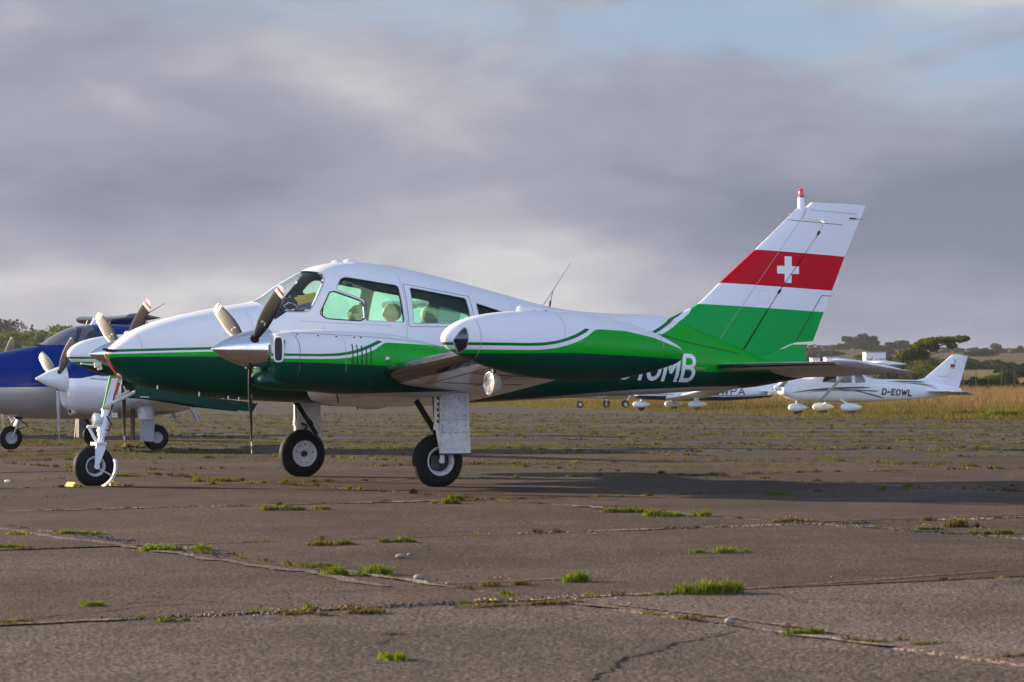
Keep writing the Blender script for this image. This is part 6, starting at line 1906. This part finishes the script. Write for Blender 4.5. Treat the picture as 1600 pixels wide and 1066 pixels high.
# wind-bent tree with its thicket, right of centre field
D0 = 232.0
def wx(px): return (px - 1440) / 4000 * D0
def wz(py): return 1 + (612 - py) / 4000 * D0
zb = hill((1440 - 800) / 4000 * D0, D0)
bl = []
for (px, py, rx, rz) in ((1508, 529, .34, .26), (1498, 530, .55, .32), (1484, 531, .60, .30), (1470, 532, .70, .34), (1455, 534, .75, .38), (1445, 538, .70, .50), (1432, 545, .70, .55), (1425, 553, .75, .6), (1412, 556, .7, .6), (1408, 566, .8, .7), (1440, 555, .7, .5), (1486, 540, .5, .3), (1460, 543, .5, .35)):
    bl.append((wx(px), rng.uniform(-.7, .7), wz(py) - zb, rx, .9, rz))
tr = [([(wx(1428), 0, -.3), (wx(1432), 0, wz(575) - zb), (wx(1446), 0, wz(556) - zb), (wx(1466), 0, wz(541) - zb), (wx(1492), 0, wz(534) - zb)], .16, .04),
      ([(wx(1446), 0, wz(556) - zb), (wx(1462), .2, wz(552) - zb), (wx(1484), .2, wz(546) - zb)], .07, .02), ([(wx(1432), 0, wz(575) - zb), (wx(1424), -.2, wz(556) - zb), (wx(1430), -.2, wz(545) - zb)], .09, .03),
      ([(wx(1440), 0, wz(562) - zb), (wx(1456), -.2, wz(560) - zb), (wx(1476), -.2, wz(556) - zb)], .05, .015)]
plant('bent_tree', ((1440 - 800) / 4000 * D0, D0, zb), bl, 5200, .13, 201, 'leaf_warm', tr, 'wind bent tree leaning right above the tail of the white high wing aeroplane', 'tree')


def shrub(px, py_top, wpx, d, seed, mat, label, n=1500, group=None):
    x = (px - 800) / 4000 * d; z0 = hill(x, d); top = 1 + (612 - py_top) / 4000 * d
    h = max(top - z0, .5); wd = wpx / 4000 * d
    r_ = random.Random(seed); B_ = []
    for i in range(9):
        s_ = h * r_.uniform(.24, .36); B_.append((r_.uniform(-.5, .5) * max(wd - s_, .2), r_.uniform(-.5, .5), h * r_.uniform(.15, .78), s_ * 1.2, s_ * 1.2, s_))
    st = [([(0, 0, -.1), (r_.uniform(-.3, .3), 0, h * .6)], .05, .02), ([(.1, 0, -.1), (r_.uniform(.1, .6), .1, h * .5)], .04, .02)]
    return plant('shrub', (x, d, z0 - .05), B_, n, .11, seed, mat, st, label, 'shrub', group)


SHG = 'shrubs along the wire fence'
for i, (px, top, wp, mt, lab) in enumerate((
        (1425, 563, 60, 'leaf_warm', 'yellow green bush under the wind bent tree'), (1400, 568, 50, 'leaf_mid', 'green bush left of the wind bent tree trunk'), (1452, 560, 44, 'leaf_mid', 'green bush right of the wind bent tree trunk'),
        (1384, 578, 40, 'leaf_mid', 'dark bush just right of the white box hut'), (1470, 572, 36, 'leaf_mid', 'bush partly hidden by the fin of the white high wing aeroplane'),
        (1516, 587, 40, 'leaf_dark', 'dark shrub just right of the white fin'), (1536, 590, 36, 'leaf_dark', None), (1556, 583, 34, 'leaf_mid', 'shrub with a spindly top, in the middle of the right hand row'),
        (1573, 577, 30, 'leaf_mid', 'tallest shrub of the row at far right'), (1592, 594, 34, 'leaf_dark', None), (1612, 596, 34, 'leaf_dark', None), (1350, 590, 60, 'leaf_dark', None))):
    shrub(px, top, wp, 222 + (i % 3) * 4, 300 + i, mt, lab or 'low dark shrub along the wire fence', 1700, SHG)
g = Grass()
for k in range(5): g.tuft(rng.uniform(-.5, .5), rng.uniform(-.3, .3), .7, .4, rng.uniform(.3, .55), 260, 0, .03, .6)
o = g.build('weed_clump', 'lush_grass', None, label='low leafy weed clump in the grass at the far right edge', cat='weed clump'); o.location = ((1568 - 800) / 4000 * 97, 97, 0)

# dark gorse dots on the heath
gp_ = None
for i in range(70):
    d = 330 * (900 / 330) ** rng.random(); x = rng.uniform(.10, .215) * d
    if gp_ is None:
        gp_ = plant('gorse_bush', (0, 0, 0), [(0, 0, .7, 1.5, 1.2, .8), (1.0, 0, .5, 1.2, 1.0, .6), (-1.1, .2, .5, 1.1, 1, .6)], 500, .26, 400, 'leaf_dark', None, 'dark gorse bush on the brown heath', 'bush', 'gorse bushes on the heath'); o = gp_
    else: o = dup_tree(gp_)
    s_ = rng.uniform(.7, 1.9); o.location = (x, d, hill(x, d) - .1); o.scale = (s_ * 1.5, s_, s_ * .8); o.rotation_euler = (0, 0, rng.uniform(-.4, .4))

# ------------------------------------------------------------------ fence, huts, stones
simple('fence_grey', (.045, .045, .043), .8)
fr = empty('wire_fence', (0, 0, 0), 0, label='thin wire fence on grey posts behind the tall grass', cat='fence')
fp = None
for k in range(-4, 15):
    px = 1385 + k * 20.0; d = 205.0; x = (px - 800) / 4000 * d
    if fp is None:
        fp = MB().tube([(0, 0, -.2), (0, 0, 2.0)], .028, 8).tube([(0, 0, 2.0), (.0, -.25, 2.25)], .022, 6).build('post', 'fence_grey', fr); o = fp
    else:
        o = fp.copy(); C.objects.link(o)
    o.location = (x, d, hill(x, d))
b = MB()
for hh in (.3, .8, 1.3, 1.9):
    pts = []
    for k in range(-4, 15):
        x = (1385 + k * 20.0 - 800) / 4000 * 205; pts.append((x, 205, hill(x, 205) + hh))
    b.tube(pts, .008, 4)
b.build('wire', 'fence_grey', fr)


def hut(px0, px1, top, d, label, depth=3.0, win=True):
    x0, x1 = (px0 - 800) / 4000 * d, (px1 - 800) / 4000 * d; xc = (x0 + x1) / 2; z0 = hill(xc, d) - .3; h = 1 + (612 - top) / 4000 * d - z0
    wd = x1 - x0
    root = empty('hut', (xc, d, z0), 0, label=label, cat='hut')
    MB().box((0, depth / 2, h / 2), (wd, depth, h)).build('wall', 'hut_white', root, False)
    MB().box((0, depth / 2, h + .04), (wd + .16, depth + .16, .10)).build('roof', 'grey_paint', root, False)
    if win:
        n = max(1, int(wd / 1.4))
        for k in range(n):
            f = MB().box((-wd / 2 + wd * (k + .5) / n, -.02, h * .62), (.75, .05, .7)).build('window', 'grey_paint', root, False)
            MB().box((-wd / 2 + wd * (k + .5) / n, -.05, h * .62), (.6, .02, .55)).build('pane', 'canopy_glass', f, False)
    MB().box((wd * .32, -.02, h * .42), (.8, .05, h * .8)).build('door', 'grey_paint', root, False)


simple('hut_white', (.78, .76, .72), .7, 0, 0, .06, 2)
hut(1353, 1384, 551, 330, 'plain white box shaped hut on the heath, left of the bushes', 3.0, False)
hut(1291, 1311, 559, 340, 'low cream cabin with windows seen above the tailplane', 3.0)
hut(1269, 1281, 560, 345, 'smallest pale cabin, just right of the green tail cone', 3.0)
shrub(1361, 556, 18, 322, 345, 'leaf_dark', 'small dark bush in front of the plain white hut', 500)
shrub(1369, 555, 12, 321, 346, 'leaf_dark', 'smaller of two dark bushes in front of the plain white hut', 400)

sr = random.Random(21)
def stone(name, x, d, s_, mat, label, group=None):
    b = MB().ell((0, 0, s_ * .35), (s_, s_ * .8, s_ * .6), 10, 7)
    for v in b.V: v += Vector((sr.uniform(-1, 1), sr.uniform(-1, 1), sr.uniform(-1, 1))) * s_ * .12; v.z = max(v.z, 0.0)
    o = b.build(name, mat, None, True, 60, label=label, cat='stone', group=group); o.location = (x, d, 0)


simple('pale_stone', (.24, .20, .165), .8, 0, 0, .2, 30, .2); simple('rust_stone', (.20, .10, .06), .85, 0, 0, .3, 30, .2)
stone('stone', *gp(12, 754), .034, 'hut_white', 'small white stone at the left edge, level with the nose wheel')
stone('stone', *gp(1228, 981), .022, 'rust_stone', 'rusty brown stone left of the ragged foreground tuft')
stone('stone', *gp(1140, 974), .024, 'pale_stone', 'pale stone in the foreground joint between two tufts')
stone('stone', *gp(626, 872), .03, 'pale_stone', 'pale flat stone chip alone on the asphalt behind the long bright tuft')
stone('stone', *gp(655, 905), .028, 'pale_stone', 'pale stone at the right end of the long bright tuft')
for px, py in ((640, 868), (715, 869), (858, 867), (930, 834), (1030, 866), (680, 907), (700, 913), (830, 868), (210, 850), (230, 853), (1435, 852), (1300, 902), (1265, 740), (965, 937), (985, 945), (1010, 952), (1045, 960)):
    stone('stone', *gp(px, py), sr.uniform(.008, .016), 'rust_stone' if sr.random() < .4 else 'pale_stone', 'small loose stone lying on the apron', 'loose stones on the apron')

# ------------------------------------------------------------------ air: one even volume round everything
hz = MB().box((0, 1290, 18.5), (1500, 2700, 41))
m = bpy.data.materials.new('haze'); m.use_nodes = True; m.node_tree.nodes.clear(); t = NT(m.node_tree)
out = t.n('ShaderNodeOutputMaterial'); pv = t.n('ShaderNodeVolumePrincipled')
pv.inputs['Color'].default_value = (.80, .86, .95, 1); pv.inputs['Density'].default_value = .00010; pv.inputs['Anisotropy'].default_value = .2
t.link(pv.outputs[0], out.inputs['Volume']); MATS['haze'] = m
hz.build('haze', 'haze', None, False, kind='stuff', label='thin blue evening haze over the airfield')
